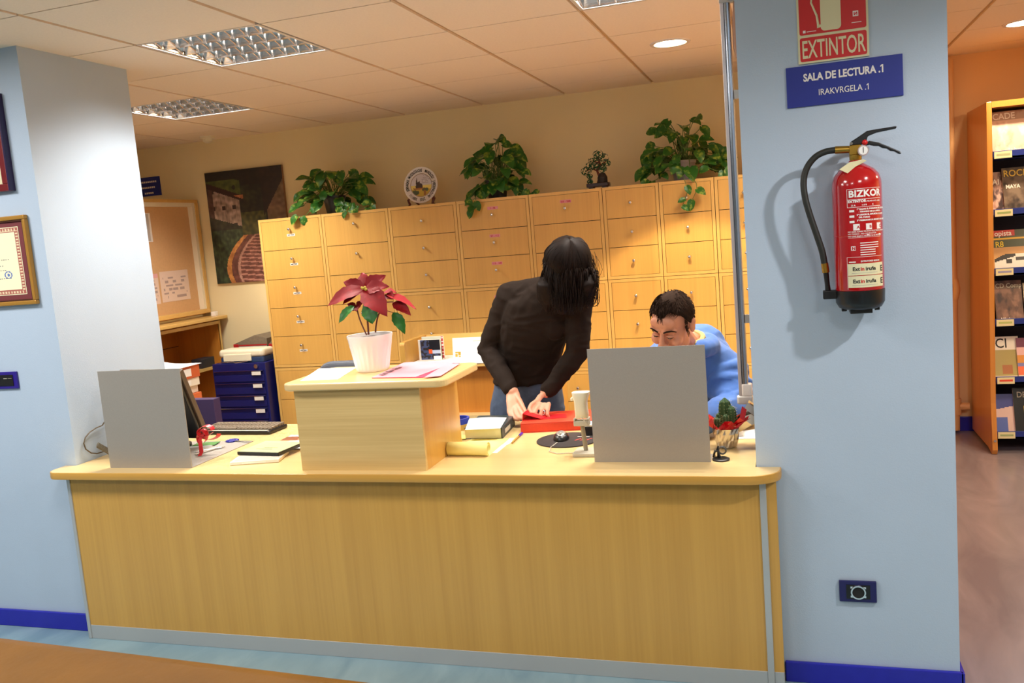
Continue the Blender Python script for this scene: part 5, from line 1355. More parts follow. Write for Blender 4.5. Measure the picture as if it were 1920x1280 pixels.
def pothos(label, x, spread, height, seed, n, trail, pot_m, droop_front=0):
    rr = random.Random(seed)
    t = thing('trailing_plant', label, 'plant', (x, 5.84, ZC), 0, 'variegated trailing plants on the cabinets')
    part('pot', MB().lathe([(0.06, 0), (0.062, 0.005), (0.078, 0.11), (0.084, 0.112), (0.084, 0.13), (0.072, 0.13), (0.07, 0.11)], 24), pot_m, t, smooth=True)
    part('soil', MB().prism(circle(20, 0.07), 0.09, 0.108), mat('plant_soil', (44, 32, 24), 0.9), t)
    stems = MB()
    for k in range(n):
        a = rr.uniform(0, 2 * math.pi); e = rr.uniform(-0.25, 1.0)
        d = V((math.cos(a) * spread * math.sqrt(max(0.05, 1 - max(e, 0) ** 2)), math.sin(a) * 0.17 * math.sqrt(max(0.05, 1 - max(e, 0) ** 2)), e * height * 0.8))
        p = V((0, 0, 0.13)) + d * rr.uniform(0.6, 1.0)
        p.y = max(-0.2, min(0.2, p.y))
        if p.y > -0.19: p.z = max(p.z, 0.05)
        s0 = V((rr.uniform(-.04, .04), rr.uniform(-.04, .04), 0.1))
        mid = (s0 + p) / 2 + V((0, 0, 0.05))
        stems.tube([s0, mid, p], 0.0025, 5, False)
        out = V((d.x, d.y - 0.06, 0)).normalized()
        dirv = V((out.x * rr.uniform(0.5, 1.1), out.y * 0.8, rr.uniform(-0.9, 0.35)))
        nv = V((rr.uniform(-0.3, 0.3) + out.x * 0.4, -0.75, rr.uniform(0.3, 0.9)))
        o = place_leaf('leaf', rr.choice(pothos_meshes), t, p, dirv, nv)
        s = rr.uniform(0.75, 1.2); o.scale = (s, s, s)
    for (dx, dz, k) in trail:                         # trailing shoots
        last = V((dx * 0.25, -0.12, 0.06)); end = V((dx, -0.21 if dz < 0.02 else -0.15, dz))
        pts_ = [last.lerp(end, q / 5) + V((0, 0, 0.02 * math.sin(q * 1.3))) for q in range(6)]
        if dz < 0: pts_ = [last, V((dx * 0.9, -0.215, 0.02))] + [V((dx + 0.02 * math.sin(q), -0.225, dz * q / 4)) for q in range(1, 5)]
        stems.tube(pts_, 0.002, 5, False)
        for q in range(1, len(pts_)):
            if k and q % k == 0 or q == len(pts_) - 1:
                dv = V((rr.uniform(-0.6, 0.8), -0.25, rr.uniform(-0.8, 0.1)))
                o = place_leaf('leaf', rr.choice(pothos_meshes), t, pts_[q], dv, V((0, -1, 0.6))); s = rr.uniform(0.5, 0.8); o.scale = (s, s, s)
    part('stems', stems, STEMG, t, smooth=True)
    return t
POT_D = mat('dark_pot', (52, 56, 60), 0.4); POT_G = mat('grey_pot', (168, 162, 166), 0.4)
pothos('bushy trailing plant on the two five-drawer cabinets, leftmost', -3.12, 0.26, 0.28, 11, 70, [(0.3, 0.05, 2), (0.38, 0.03, 2), (0.22, 0.01, 1), (-0.2, 0.0, 2)], POT_D)
pothos('trailing plant between the painted plate and the miniature tree', -1.87, 0.2, 0.38, 23, 62, [(0.26, 0.03, 2), (0.33, 0.02, 2), (-0.15, 0.0, 2), (-0.1, -0.06, 2)], POT_D)
pothos('large trailing plant in a grey pot beside the upright rail', -0.6, 0.26, 0.36, 37, 74, [(0.3, 0.05, 2), (0.02, -0.16, 2), (0.08, -0.13, 3), (-0.22, 0.02, 2)], POT_G)

# ================================================================== painted plate on a stand
q = ony(790, 350, 5.8)
def plate_paint(x, z):
    r = math.hypot(x, z)
    if r > 0.082: return (226, 218, 214)
    if abs(r - 0.082) < 0.003: return (150, 130, 110)
    n_ = noise.noise(V((x * 60, z * 60, 3)))
    if z > 0.0: c = (206, 200, 206)
    elif z > -0.028: c = (226, 206, 110)
    else: c = (190, 160, 60)
    for (cx, wv, h_) in ((-0.034, 0.007, 0.058), (-0.012, 0.005, 0.036), (-0.022, 0.02, 0.026), (-0.002, 0.012, 0.016)):
        if abs(x - cx) < wv * (1 - max(0, (z + 0.01) / (h_ + 0.01)) ** 2 * 0.9) and -0.03 < z < h_: c = (56, 38, 34)
    if -0.06 < x < 0.03 and -0.03 < z < -0.018 + 0.004 * n_: c = (166, 104, 50)
    if (x + 0.045) ** 2 * 0.3 + (z + 0.05) ** 2 < 0.00025: c = (58, 70, 34)
    if (x - 0.03) ** 2 * 0.25 + (z + 0.032) ** 2 < 0.00015: c = (62, 70, 40)
    if abs(x - 0.026) < 0.007 and -0.07 < z < -0.035: c = (140, 84, 44)
    if 0.005 < x < 0.065 and z > 0.012 and int(z * 160) % 2 == 0 and n_ > -0.2: c = (170, 164, 172)
    return c
pl = thing('painted_plate', 'round painted souvenir plate with lettered rim on a wooden stand', 'plate', (q.x, 5.8, ZC))
tl = Matrix.Rotation(-0.15, 4, 'X'); RP = 0.127
vs, fs, cols = [], [], []
nr, na = 26, 72
for i in range(nr + 1):
    r = RP * i / nr
    for k in range(na):
        a = 2 * math.pi * k / na
        dep = -0.012 * max(0, (r - 0.08) / 0.05) ** 1.2
        vs.append((r * math.cos(a), dep, r * math.sin(a)))
for i in range(nr):
    for k in range(na):
        fs.append((i * na + k, i * na + (k + 1) % na, (i + 1) * na + (k + 1) % na, (i + 1) * na + k))
        a = 2 * math.pi * (k + 0.5) / na; r = RP * (i + 0.5) / nr
        cols += list(s2l(plate_paint(r * math.cos(a), r * math.sin(a)))) * 4
me = bpy.data.meshes.new('dish'); me.from_pydata(vs, [], fs); me.materials.append(PRINT_GLOSS)
ca = me.color_attributes.new('print', 'FLOAT_COLOR', 'CORNER'); ca.data.foreach_set('color', cols); me.update()
dish = link('dish', me, pl, (0, 0.0, 0.142), (-0.15, 0, 0)); dish.modifiers.new('solid', 'SOLIDIFY').thickness = -0.004
ring_txt = 'JORNADAS MICOLOGICAS  MIKOLOGI JARDUNALDIAK  2005  XXVIII  '
tm = MB()
for k, ch in enumerate(ring_txt):
    if ch == ' ': continue
    g = text_mb(ch, 0.03, bold=0.0006, depth=0.0004)
    a = math.radians(200) - 2 * math.pi * k / len(ring_txt)
    for f_ in [0]:
        mtx = Matrix.Rotation(-(a - math.pi / 2) * -1, 4, 'Z')
        vs_ = []
        for (x, y, z) in g.v:
            p = mtx @ V((x * 0.62, y + 0.093, z))
            vs_.append((p.x, -0.0105 - 0.0, p.y))
        tm.add(vs_, g.f)
part('rim_lettering', tm, INK, pl, loc=(0, 0, 0.142), rot=(-0.15, 0, 0))
for s in (-1, 1):
    part('stand_arm', MB().tube([(s * 0.1, -0.02, 0.004), (s * 0.085, -0.03, 0.012), (s * 0.1, -0.022, 0.045), (s * 0.085, 0.0, 0.06), (s * 0.05, 0.05, 0.01)], [0.006, 0.009, 0.008, 0.008, 0.006], 8), mat('red_brown_stand', (96, 36, 22), 0.35), pl, smooth=True)

# ================================================================== miniature tree
q = ony(1122, 345, 5.83)
bo = thing('miniature_tree', 'miniature jade-leaved tree on a dark wooden base', 'ornament tree', (q.x, 5.83, ZC))
DKB = mat('dark_red_base', (46, 18, 14), 0.35)
part('base', MB().prism(rrect(-0.075, -0.04, 0.075, 0.04, 0.01, 3), 0.016, 0.04), DKB, bo, bevel=0.003)
for sx in (-0.06, 0.03): part('base_foot', MB().box(sx, -0.035, 0, sx + 0.03, 0.035, 0.016), DKB, bo)
part('rockery', MB().sph((0.03, 0, 0.06), (0.035, 0.03, 0.05), 10), mat('dark_rock', (44, 34, 30), 0.8, 0, 0.3, 60), bo)
TRK = mat('red_brown_trunk', (104, 42, 26), 0.6)
part('trunk', MB().tube([(0.0, 0, 0.035), (0.012, 0, 0.08), (-0.002, 0, 0.12), (0.02, 0, 0.16), (0.01, 0, 0.21)], [0.012, 0.01, 0.008, 0.007, 0.004], 8), TRK, bo, smooth=True)
for pts_ in ([(0.0, 0, 0.12), (-0.04, -0.005, 0.14), (-0.075, 0, 0.125)], [(0.015, 0, 0.15), (0.05, 0, 0.17), (0.062, 0, 0.18)], [(0.01, 0, 0.17), (-0.03, 0.01, 0.19)]):
    part('branch', MB().tube(pts_, [0.006, 0.004, 0.003][:len(pts_)], 6), TRK, bo, smooth=True)
JADE = leaf_mat('jade_leaf', (22, 74, 50), (40, 100, 66), 50, 0.55, 0.3)
rr = random.Random(3)
for (cx, cz, r) in ((-0.075, 0.125, 0.034), (-0.045, 0.155, 0.034), (-0.02, 0.19, 0.036), (0.012, 0.225, 0.034), (0.045, 0.2, 0.034), (0.058, 0.165, 0.032), (0.0, 0.15, 0.03), (-0.055, 0.09, 0.018), (0.035, 0.13, 0.026), (-0.055, 0.055, 0.018)):
    c = MB()
    for k in range(46):
        d = V((rr.gauss(0, 1), rr.gauss(0, 1), rr.gauss(0, 1))).normalized(); p = V((cx, 0, cz)) + V((d.x * r, d.y * r * 0.9, d.z * r * 0.8))
        u = d.orthogonal().normalized(); v_ = d.cross(u); s = 0.008
        c.add([p - u * s, p - v_ * s * 0.7 + d * 0.003, p + u * s, p + v_ * s * 0.7 + d * 0.003], [(0, 1, 2, 3)])
    o = part('foliage_tuft', c, JADE, bo); o['kind'] = 'stuff'

# ================================================================== poinsettia on the raised stand
YP = 3.17
pq = ony(700, 697, YP)
po_ = thing('poinsettia', 'red poinsettia in a white ribbed pot on the raised stand', 'potted plant', (pq.x, YP, STZ))
rings = []
for k, (r, z_) in enumerate(((0.060, 0.0), (0.064, 0.004), (0.066, 0.012), (0.071, 0.04), (0.078, 0.08), (0.083, 0.105), (0.086, 0.115), (0.088, 0.13), (0.092, 0.142), (0.091, 0.147), (0.086, 0.146), (0.083, 0.12), (0.08, 0.11))):
    rib = 0.0016 if 2 <= k <= 5 else 0.0
    rings.append([((r + rib * math.cos(i * math.pi / 2)) * a, (r + rib * math.cos(i * math.pi / 2)) * b, z_) for i, (a, b) in enumerate(circle(96))])
part('pot', MB().loft(rings), WHITE_G, po_, smooth=True)
sl = MB()
sr = [[((0.082 * k / 6) * a, (0.082 * k / 6) * b, 0.13 + 0.008 * noise.noise(V((a * k, b * k, 2)))) for a, b in circle(24)] for k in range(7)]
sl.loft(sr, False)
part('soil', sl, mat('potting_soil', (46, 26, 18), 0.95, 0, 0.4, 90), po_)
def pl_(zx, zy, dy=0.0): return ony(600 + zx / 5.82, 500 + zy / 5.82, YP + dy) - po_.location
STB = mat('red_brown_stem', (110, 52, 30), 0.5)
for pts_, r_ in (([(530, 740), (522, 620), (505, 450), (490, 300), (488, 250)], 0.0042), ([(510, 745), (465, 650), (430, 560), (408, 480), (400, 440)], 0.003), ([(605, 715), (615, 620), (640, 520), (680, 470), (720, 380)], 0.0035)):
    part('stem', MB().tube(catmull([pl_(*p) for p in pts_], 4), r_, 8), STB, po_, smooth=True)
RED1 = leaf_mat('poinsettia_red', (122, 3, 10), (144, 6, 18), 20, 0.6, 0.6)
RED2 = leaf_mat('poinsettia_pink_red', (156, 28, 36), (176, 54, 60), 20, 0.6, 0.65)
GRN = leaf_mat('poinsettia_green', (34, 92, 30), (58, 122, 50), 20, 0.6, 0.4)
def pleaf(b, t_, w_, m_, dyb=0.0, dyt=0.0, nv=(0, -0.6, 1), curl=0.5, fold=0.2, serr=0.06, shape='bract'):
    B, Tp = pl_(*b, dyb), pl_(*t_, dyt); L = (Tp - B).length * 1.04
    d = (Tp - B).normalized(); n_ = V(nv); n_ = (n_ - d * n_.dot(d)).normalized()
    d2 = (d * math.cos(curl / 2) + n_ * math.sin(curl / 2))
    place_leaf('bract' if m_ is not GRN else 'leaf', leaf_mesh('bract', L, w_, m_, shape, fold, curl, 0.0, serr, 10, 3), po_, B, d2, n_)
C0 = (488, 245)
pleaf(C0, (85, 428), 0.085, RED1, 0, -0.02, (-0.2, -0.8, 0.8), 0.7)
pleaf(C0, (265, 165), 0.062, RED1, 0, 0.03, (0, -0.9, 0.3), 0.2)
pleaf(C0, (462, 68), 0.068, RED1, 0.01, 0.05, (0, -0.95, 0.3), 0.3)
pleaf(C0, (708, 98), 0.072, RED1, 0.01, 0.04, (0, -0.95, 0.4), 0.3)
pleaf(C0, (745, 215), 0.065, RED1, 0, 0.0, (0, -0.8, 0.6), 0.4)
pleaf(C0, (730, 530), 0.1, RED1, 0, -0.06, (0.3, -0.9, 0.5), 0.6)
pleaf(C0, (250, 410), 0.06, RED1, 0.01, -0.04, (-0.2, -0.8, 0.8), 0.6)
pleaf(C0, (600, 420), 0.05, RED1, 0.02, 0.02, (0.2, -0.9, 0.5), 0.5)
pleaf((400, 440), (330, 465), 0.03, RED1, 0, 0, (0, -0.9, 0.4), 0.3); pleaf((400, 440), (400, 485), 0.03, RED1, 0, -0.02, (0, -0.9, 0.4), 0.3); pleaf((395, 440), (475, 375), 0.03, RED1, 0, 0, (0, -0.9, 0.4), 0.3); pleaf((395, 440), (300, 405), 0.03, RED1, 0, 0, (0, -0.9, 0.4), 0.3)
pleaf((715, 300), (1040, 458), 0.05, RED2, 0.02, 0.0, (0.3, -0.3, 1), 0.5)
pleaf((715, 300), (800, 350), 0.05, RED1, 0.02, 0.0, (0, -0.7, 0.7), 0.5)
pleaf((800, 385), (988, 525), 0.05, RED1, 0.02, -0.01, (0.3, -0.8, 0.6), 0.6)
pleaf((690, 280), (830, 280), 0.045, RED2, 0.03, 0.03, (0, -0.4, 1), 0.5)
pleaf((372, 430), (208, 612), 0.055, GRN, -0.01, -0.03, (-0.5, -0.8, 0.3), 0.5)
pleaf((545, 400), (575, 618), 0.085, GRN, -0.02, -0.05, (0, -1, 0.2), 0.4, 0.15, 0.04, 'heart')
pleaf((800, 495), (925, 728), 0.05, GRN, 0.0, 0.0, (0.5, -0.8, 0.3), 0.6)
part('petiole', MB().tube([pl_(700, 470), pl_(760, 488), pl_(805, 500)], 0.0015, 6).tube([pl_(700, 390), pl_(760, 388), pl_(805, 387)], 0.0015, 6), mat('pink_petiole', (170, 90, 80), 0.5), po_)
part('petiole', MB().tube([pl_(500, 300), pl_(530, 360), pl_(548, 405)], 0.0015, 6), mat('pink_petiole2', (170, 90, 80), 0.5), po_)
part('flower_buds', MB().sph(pl_(470, 235, -0.01), 0.0065, 8).sph(pl_(490, 225, -0.012), 0.006, 8).sph(pl_(500, 245, -0.012), 0.0065, 8).sph(pl_(455, 228, -0.008), 0.005, 8), mat('yellow_green_buds', (186, 160, 50), 0.5), po_, smooth=True)
# ================================================================== people
def blob(name, mb, voxel, mats, parent=None, smooth=4, wrinkle=0.0, wfreq=(18, 18, 9), loc=None):
    me = mb.mesh(name, mats)
    o = link(name, me, parent)
    r = o.modifiers.new('remesh', 'REMESH'); r.mode = 'VOXEL'; r.voxel_size = voxel
    if smooth:
        s = o.modifiers.new('smooth', 'SMOOTH'); s.factor = 0.5; s.iterations = smooth
    dg = bpy.context.evaluated_depsgraph_get()
    m2 = bpy.data.meshes.new_from_object(o.evaluated_get(dg), depsgraph=dg)
    o.modifiers.clear(); o.data = m2; bpy.data.meshes.remove(me); m2.name = name
    m2.materials.clear()
    for m in (mats if isinstance(mats, (list, tuple)) else [mats]): m2.materials.append(m)
    m2.polygons.foreach_set('use_smooth', [True] * len(m2.polygons))
    if wrinkle:
        nn = [v.normal.copy() for v in m2.vertices]
        for v, n_ in zip(m2.vertices, nn):
            p = V((v.co.x * wfreq[0], v.co.y * wfreq[1], v.co.z * wfreq[2]))
            q = noise.noise_vector(p * 0.5) * 0.9
            k = 1 - abs(noise.noise(p + q)) * 2
            v.co += n_ * wrinkle * (k * 0.7 + 0.3 * noise.noise(p * 0.4))
    m2.update()
    return o
def oval(c, ax, ay, n=20, e=1.0):
    c, ax, ay = V(c), V(ax), V(ay)
    return [c + ax * math.copysign(abs(a) ** e, a) + ay * math.copysign(abs(b) ** e, b) for a, b in circle(n)]
def limb(mb, pts, rs, n=14):
    for k in range(len(pts) - 1): mb.cap(pts[k], pts[k + 1], rs[k], rs[k + 1], n)
    return mb
SKIN = mat('skin', (216, 158, 128), 0.5, 0, 0.05, 25)
SKIN_M = mat('ruddy_skin', (208, 142, 112), 0.5, 0, 0.06, 20)
KNIT = mat('dark_brown_jersey', (34, 24, 18), 0.9, 0, 0.08, 200, 0.2, 900, spec=0.2)
DENIM = mat('blue_denim', (74, 90, 116), 0.85, 0, 0.14, 40, 0.2, 1200)
HAIRW = mat('dark_brown_hair', (24, 14, 10), 0.6, 0, 0.3, 60, spec=0.16)
HAIRM = mat('short_brown_hair', (46, 32, 24), 0.9, 0, 0.3, 60, spec=0.1)
HOOD = mat('blue_hoodie_fleece', (70, 112, 186), 0.9, 0, 0.05, 60, 0.15, 700, sheen=0.2)
TROUS = mat('dark_trousers', (40, 42, 52), 0.85)
SHOE = mat('dark_shoe', (28, 24, 22), 0.5)

def head_parts(mb, c, f, u, s=1.0):
    """head with face: c = centre, f = facing, u = up; returns the local->world map"""
    f = V(f).normalized(); u = V(u); u = (u - f * u.dot(f)).normalized(); x = (-f).cross(u)
    Mh = Matrix.Identity(4)
    for r in range(3): Mh[r][0] = x[r] * s; Mh[r][1] = -f[r] * s; Mh[r][2] = u[r] * s; Mh[r][3] = c[r]
    def W(p): return Mh @ V(p)
    def S(p, r): mb.sph((0, 0, 0), 1.0, 16, mat=Mh @ Matrix.Translation(p) @ Matrix.Diagonal((*(r if isinstance(r, (tuple, list)) else (r, r, r)), 1)))
    def Cp(a, b, r0, r1=None): mb.cap(W(a), W(b), r0 * s, (r0 if r1 is None else r1) * s, 10)
    S((0, 0.012, 0.028), (0.075, 0.094, 0.09))
    S((0, -0.022, -0.02), (0.064, 0.062, 0.08))
    S((0, -0.036, -0.07), (0.046, 0.048, 0.045))
    S((0, -0.066, -0.105), (0.022, 0.02, 0.018))
    for sx in (-1, 1):
        S((sx * 0.042, -0.058, -0.035), (0.024, 0.026, 0.026))
        S((sx * 0.05, -0.012, -0.075), (0.014, 0.034, 0.024))
        Cp((sx * 0.012, -0.084, 0.022), (sx * 0.05, -0.069, 0.02), 0.0105, 0.009)
        S((sx * 0.031, -0.074, -0.001), (0.0155, 0.013, 0.0115))
        S((sx * 0.0135, -0.094, -0.041), (0.0095, 0.012, 0.009))
        S((sx * 0.079, 0.014, -0.008), (0.009, 0.02, 0.031)); S((sx * 0.083, 0.02, 0.008), (0.008, 0.016, 0.016))
    S((0, -0.066, 0.045), (0.055, 0.025, 0.035))
    Cp((0, -0.084, 0.012), (0, -0.104, -0.032), 0.0085, 0.0125)
    Cp((-0.024, -0.084, -0.07), (0.024, -0.084, -0.07), 0.0065); Cp((-0.019, -0.084, -0.08), (0.019, -0.084, -0.08), 0.008)
    S((0, -0.078, -0.072), (0.03, 0.02, 0.02))
    return Mh

# ------------------------------------------------------------------ woman leaning over the counter
def Wp(px, py, y): return ony(px, py, y)
hipc = Wp(988, 752, 4.03)
wb = MB()
# trunk rings: (pixel x, pixel y, depth, half width, half depth)
trunk = [(988, 790, 4.03, 0.165, 0.115), (988, 752, 4.03, 0.172, 0.12), (989, 718, 4.02, 0.158, 0.11), (991, 688, 4.0, 0.138, 0.095), (997, 655, 3.97, 0.14, 0.098), (1005, 618, 3.93, 0.158, 0.112), (1012, 582, 3.895, 0.168, 0.11), (1020, 556, 3.87, 0.16, 0.092), (1027, 538, 3.86, 0.115, 0.07), (1033, 524, 3.85, 0.06, 0.05)]
tilt = V((0.97, -0.04, 0.03)).normalized()
def ringsof(tr, add=0.0):
    out = []
    cs = [Wp(a, b, c) for a, b, c, d, e in tr]
    for k, (a, b, c, hw, hd) in enumerate(tr):
        d = (cs[min(k + 1, len(cs) - 1)] - cs[max(0, k - 1)]).normalized()
        ay = d.cross(tilt).normalized()
        out.append(oval(cs[k], tilt * (hw + add), ay * (hd + add), 22, 0.85))
    return out
wb.loft(ringsof(trunk, -0.006))
SR, SL = Wp(957, 556, 3.9), Wp(1084, 566, 3.845)
ER, EL = Wp(915, 655, 3.93), Wp(1083, 662, 3.84)
WR, WL = Wp(960, 733, 3.725), Wp(1025, 735, 3.715)
limb(wb, [Wp(1020, 548, 3.87), SR, ER, WR], [0.06, 0.05, 0.036, 0.026]); limb(wb, [Wp(1030, 548, 3.86), SL, EL, WL], [0.06, 0.05, 0.036, 0.027])
NB, HC = Wp(1034, 530, 3.84), Wp(1066, 503, 3.735)
limb(wb, [NB, Wp(1050, 518, 3.79)], [0.048, 0.045])
MhW = head_parts(wb, HC, V((0.45, -0.62, -0.64)), V((0.2, -0.45, 0.86)), 0.98)
def hand(mb, palm, fingers, r=0.0095):
    mb.loft([oval(Wp(*p[:3]), p[3], p[4], 12, 0.8) for p in palm])
    for ch in fingers:
        P = [Wp(*p) for p in ch]; n_ = len(P)
        rs = [r * (1.1 - 0.28 * k / (n_ - 1)) for k in range(n_)]
        limb(mb, P, rs, 10)
ax_r = V((0.75, 0.45, 0.3)).normalized(); ay_r = V((-0.55, 0.8, 0.1)).normalized()
hand(wb, [(960, 733, 3.725, ax_r * 0.029, ay_r * 0.021), (962, 745, 3.70, ax_r * 0.036, ay_r * 0.019), (963, 755, 3.682, ax_r * 0.036, ay_r * 0.0155), (964, 763, 3.668, ax_r * 0.034, ay_r * 0.012)],
     [[(971, 761, 3.668), (976, 771, 3.635), (980, 778, 3.612), (984, 781, 3.598)], [(965, 764, 3.664), (968, 776, 3.632), (973, 783, 3.61), (980, 785, 3.598)],
      [(959, 764, 3.668), (960, 777, 3.64), (965, 785, 3.62), (972, 787, 3.608)], [(954, 761, 3.675), (954, 772, 3.652), (957, 780, 3.636), (963, 784, 3.626)]])
limb(wb, [Wp(969, 742, 3.705), Wp(976, 753, 3.672), Wp(981, 763, 3.64), Wp(986, 772, 3.612)], [0.014, 0.0115, 0.0098, 0.0078], 10)
ax_l = V((0.88, 0.2, -0.2)).normalized(); ay_l = V((-0.1, 0.75, 0.6)).normalized()
hand(wb, [(1025, 735, 3.715, ax_l * 0.031, ay_l * 0.021), (1022, 744, 3.692, ax_l * 0.039, ay_l * 0.022), (1019, 752, 3.67, ax_l * 0.043, ay_l * 0.021), (1018, 759, 3.655, ax_l * 0.041, ay_l * 0.016)],
     [[(1005, 752, 3.66), (996, 758, 3.632), (992, 766, 3.612), (996, 773, 3.6)], [(1013, 757, 3.652), (1006, 766, 3.622), (1003, 774, 3.608), (1006, 779, 3.612)],
      [(1021, 758, 3.652), (1016, 769, 3.622), (1014, 777, 3.612), (1017, 782, 3.618)], [(1029, 757, 3.658), (1027, 769, 3.63), (1026, 777, 3.62), (1029, 782, 3.627)]])
limb(wb, [Wp(1013, 744, 3.69), Wp(1005, 755, 3.664), Wp(1001, 764, 3.638), Wp(999, 772, 3.615)], [0.014, 0.0115, 0.0095, 0.0078], 10)
# legs down to the floor
for sx in (-1, 1):
    hp_ = hipc + V((sx * 0.085, 0, -0.04)); kn = V((hp_.x + sx * 0.01, hp_.y - 0.03, 0.47)); an = V((hp_.x + sx * 0.015, hp_.y + 0.03, 0.08))
    limb(wb, [hp_, kn, an], [0.085, 0.055, 0.038]); wb.cap(an + V((0, 0.02, -0.045)), an + V((sx * 0.02, -0.15, -0.05)), 0.034, 0.028)
woman = blob('person', wb, 0.0042, SKIN, None, 3)
tag(woman, 'dark-haired person in brown jersey and jeans bending over a red book', 'person')
# jersey
jb = MB()
jr = [t_ for t_ in trunk if t_[1] <= 700]
jr = [(989, 708, 4.015, 0.17, 0.122), (990, 697, 4.01, 0.162, 0.118)] + [(a, b, c, d + 0.012, e + 0.012) for a, b, c, d, e in jr]
jb.loft(ringsof(jr, 0.004))
limb(jb, [Wp(1015, 550, 3.87), SR, SR.lerp(ER, 0.5), ER, ER.lerp(WR, 0.5), ER.lerp(WR, 0.94)], [0.075, 0.068, 0.058, 0.05, 0.043, 0.034], 18)
limb(jb, [Wp(1030, 552, 3.86), SL, SL.lerp(EL, 0.5), EL, EL.lerp(WL, 0.5), EL.lerp(WL, 0.93)], [0.075, 0.068, 0.058, 0.05, 0.044, 0.035], 18)
jb.sph(Wp(978, 610, 3.86), (0.06, 0.05, 0.06)); jb.sph(Wp(1040, 612, 3.83), (0.06, 0.05, 0.06))
blob('jersey', jb, 0.007, KNIT, woman, 4, 0.007, (12, 12, 24))
pb2 = MB()
pr = [(988, 800, 4.03, 0.172, 0.125), (988, 775, 4.03, 0.184, 0.13), (988, 752, 4.03, 0.182, 0.13), (989, 725, 4.02, 0.168, 0.118), (990, 698, 4.012, 0.156, 0.11)]
pb2.loft(ringsof(pr, 0.0))
for sx in (-1, 1):
    hp_ = hipc + V((sx * 0.088, 0, -0.05)); kn = V((hp_.x + sx * 0.01, hp_.y - 0.03, 0.47)); an = V((hp_.x + sx * 0.015, hp_.y + 0.03, 0.07))
    limb(pb2, [hp_, kn, an], [0.099, 0.068, 0.056], 18)
jeans = blob('jeans', pb2, 0.009, DENIM, woman, 4, 0.003, (16, 16, 20))
for sx in (-1, 1):
    an = V((hipc.x + sx * 0.1, hipc.y + 0.03, 0.0))
    part('shoe', MB().loft([[(an.x + w_ * a, an.y + 0.05 - y_ , 0.002 + h_ * (0.5 + 0.5 * b)) for a, b in circle(14)] for w_, y_, h_ in ((0.025, 0.0, 0.06), (0.038, 0.03, 0.085), (0.04, 0.1, 0.075), (0.045, 0.19, 0.05), (0.03, 0.245, 0.035))]), SHOE, woman, smooth=True)
part('ring', MB().tube([Wp(1017, 773, 3.615) + V((0.0105 * math.cos(a), 0.004 * math.sin(a), 0.0105 * math.sin(a))) for a in [k * math.pi / 8 for k in range(17)]], 0.0016, 6), STEEL, woman, smooth=True)
# hair: a mass with loose strands
hb = MB()
hb.sph((0, 0, 0), 1.0, 18, mat=MhW @ Matrix.Translation((0, 0.02, 0.035)) @ Matrix.Diagonal((0.094, 0.11, 0.102, 1)))
def lock(pts, ws, d=0.6):
    P = [Wp(*p) for p in pts]
    hb.loft([oval(P[k], V((ws[k], 0, 0)), V((0, ws[k] * d, 0.01)), 14) for k in range(len(P))])
lock([(1056, 490, 3.77), (1042, 512, 3.72), (1030, 530, 3.69), (1026, 560, 3.71), (1028, 582, 3.73)], [0.02, 0.055, 0.058, 0.045, 0.012])
lock([(1070, 480, 3.72), (1068, 508, 3.7), (1062, 545, 3.69), (1056, 572, 3.71), (1054, 586, 3.72)], [0.02, 0.07, 0.07, 0.05, 0.015])
lock([(1084, 490, 3.75), (1095, 512, 3.70), (1100, 530, 3.68), (1094, 558, 3.7), (1088, 572, 3.71)], [0.02, 0.05, 0.045, 0.03, 0.01])
lock([(1100, 496, 3.73), (1111, 516, 3.70), (1111, 538, 3.695), (1108, 556, 3.7)], [0.008, 0.02, 0.014, 0.004])
hair = blob('hair', hb, 0.006, HAIRW, woman, 5, 0.004, (50, 50, 8))
rr = random.Random(9)
sb = MB()
for k in range(420):
    u_ = rr.uniform(0.09, 0.95)
    x0 = 1030 + 80 * u_; top = V((x0 * 0.6 + 1068 * 0.4, 453 + 26 * abs(u_ - 0.5) ** 1.4 * 2 + rr.uniform(0, 6), 0))
    xe = 1012 + 108 * u_ + rr.uniform(-12, 8); ye = 585 - 42 * max(0, u_ - 0.55) + rr.uniform(-34, 6)
    if u_ < 0.12: ye -= 10
    bulge = (u_ - 0.5) * 15 + rr.uniform(-6, 6)
    yd = 3.625 + 0.3 * abs(u_ - 0.5) ** 1.6 + rr.uniform(-0.006, 0.022)
    P = [Wp(top.x, top.y + 14, 3.74), Wp(x0 + bulge * 0.8, top.y + 34, yd + 0.05), Wp((x0 + xe) / 2 + bulge * 0.9, (top.y + ye) / 2, yd), Wp(xe, ye - 18, yd + 0.03), Wp(xe + rr.uniform(-8, 5), ye, yd + 0.05)]
    sb.tube(catmull(P, 4), [0.0008 + 0.0026 * math.sin(math.pi * min(1, (q + 2) / 18)) for q in range(17)], 4, False)
Ec = V((0, 0.02, 0.035))
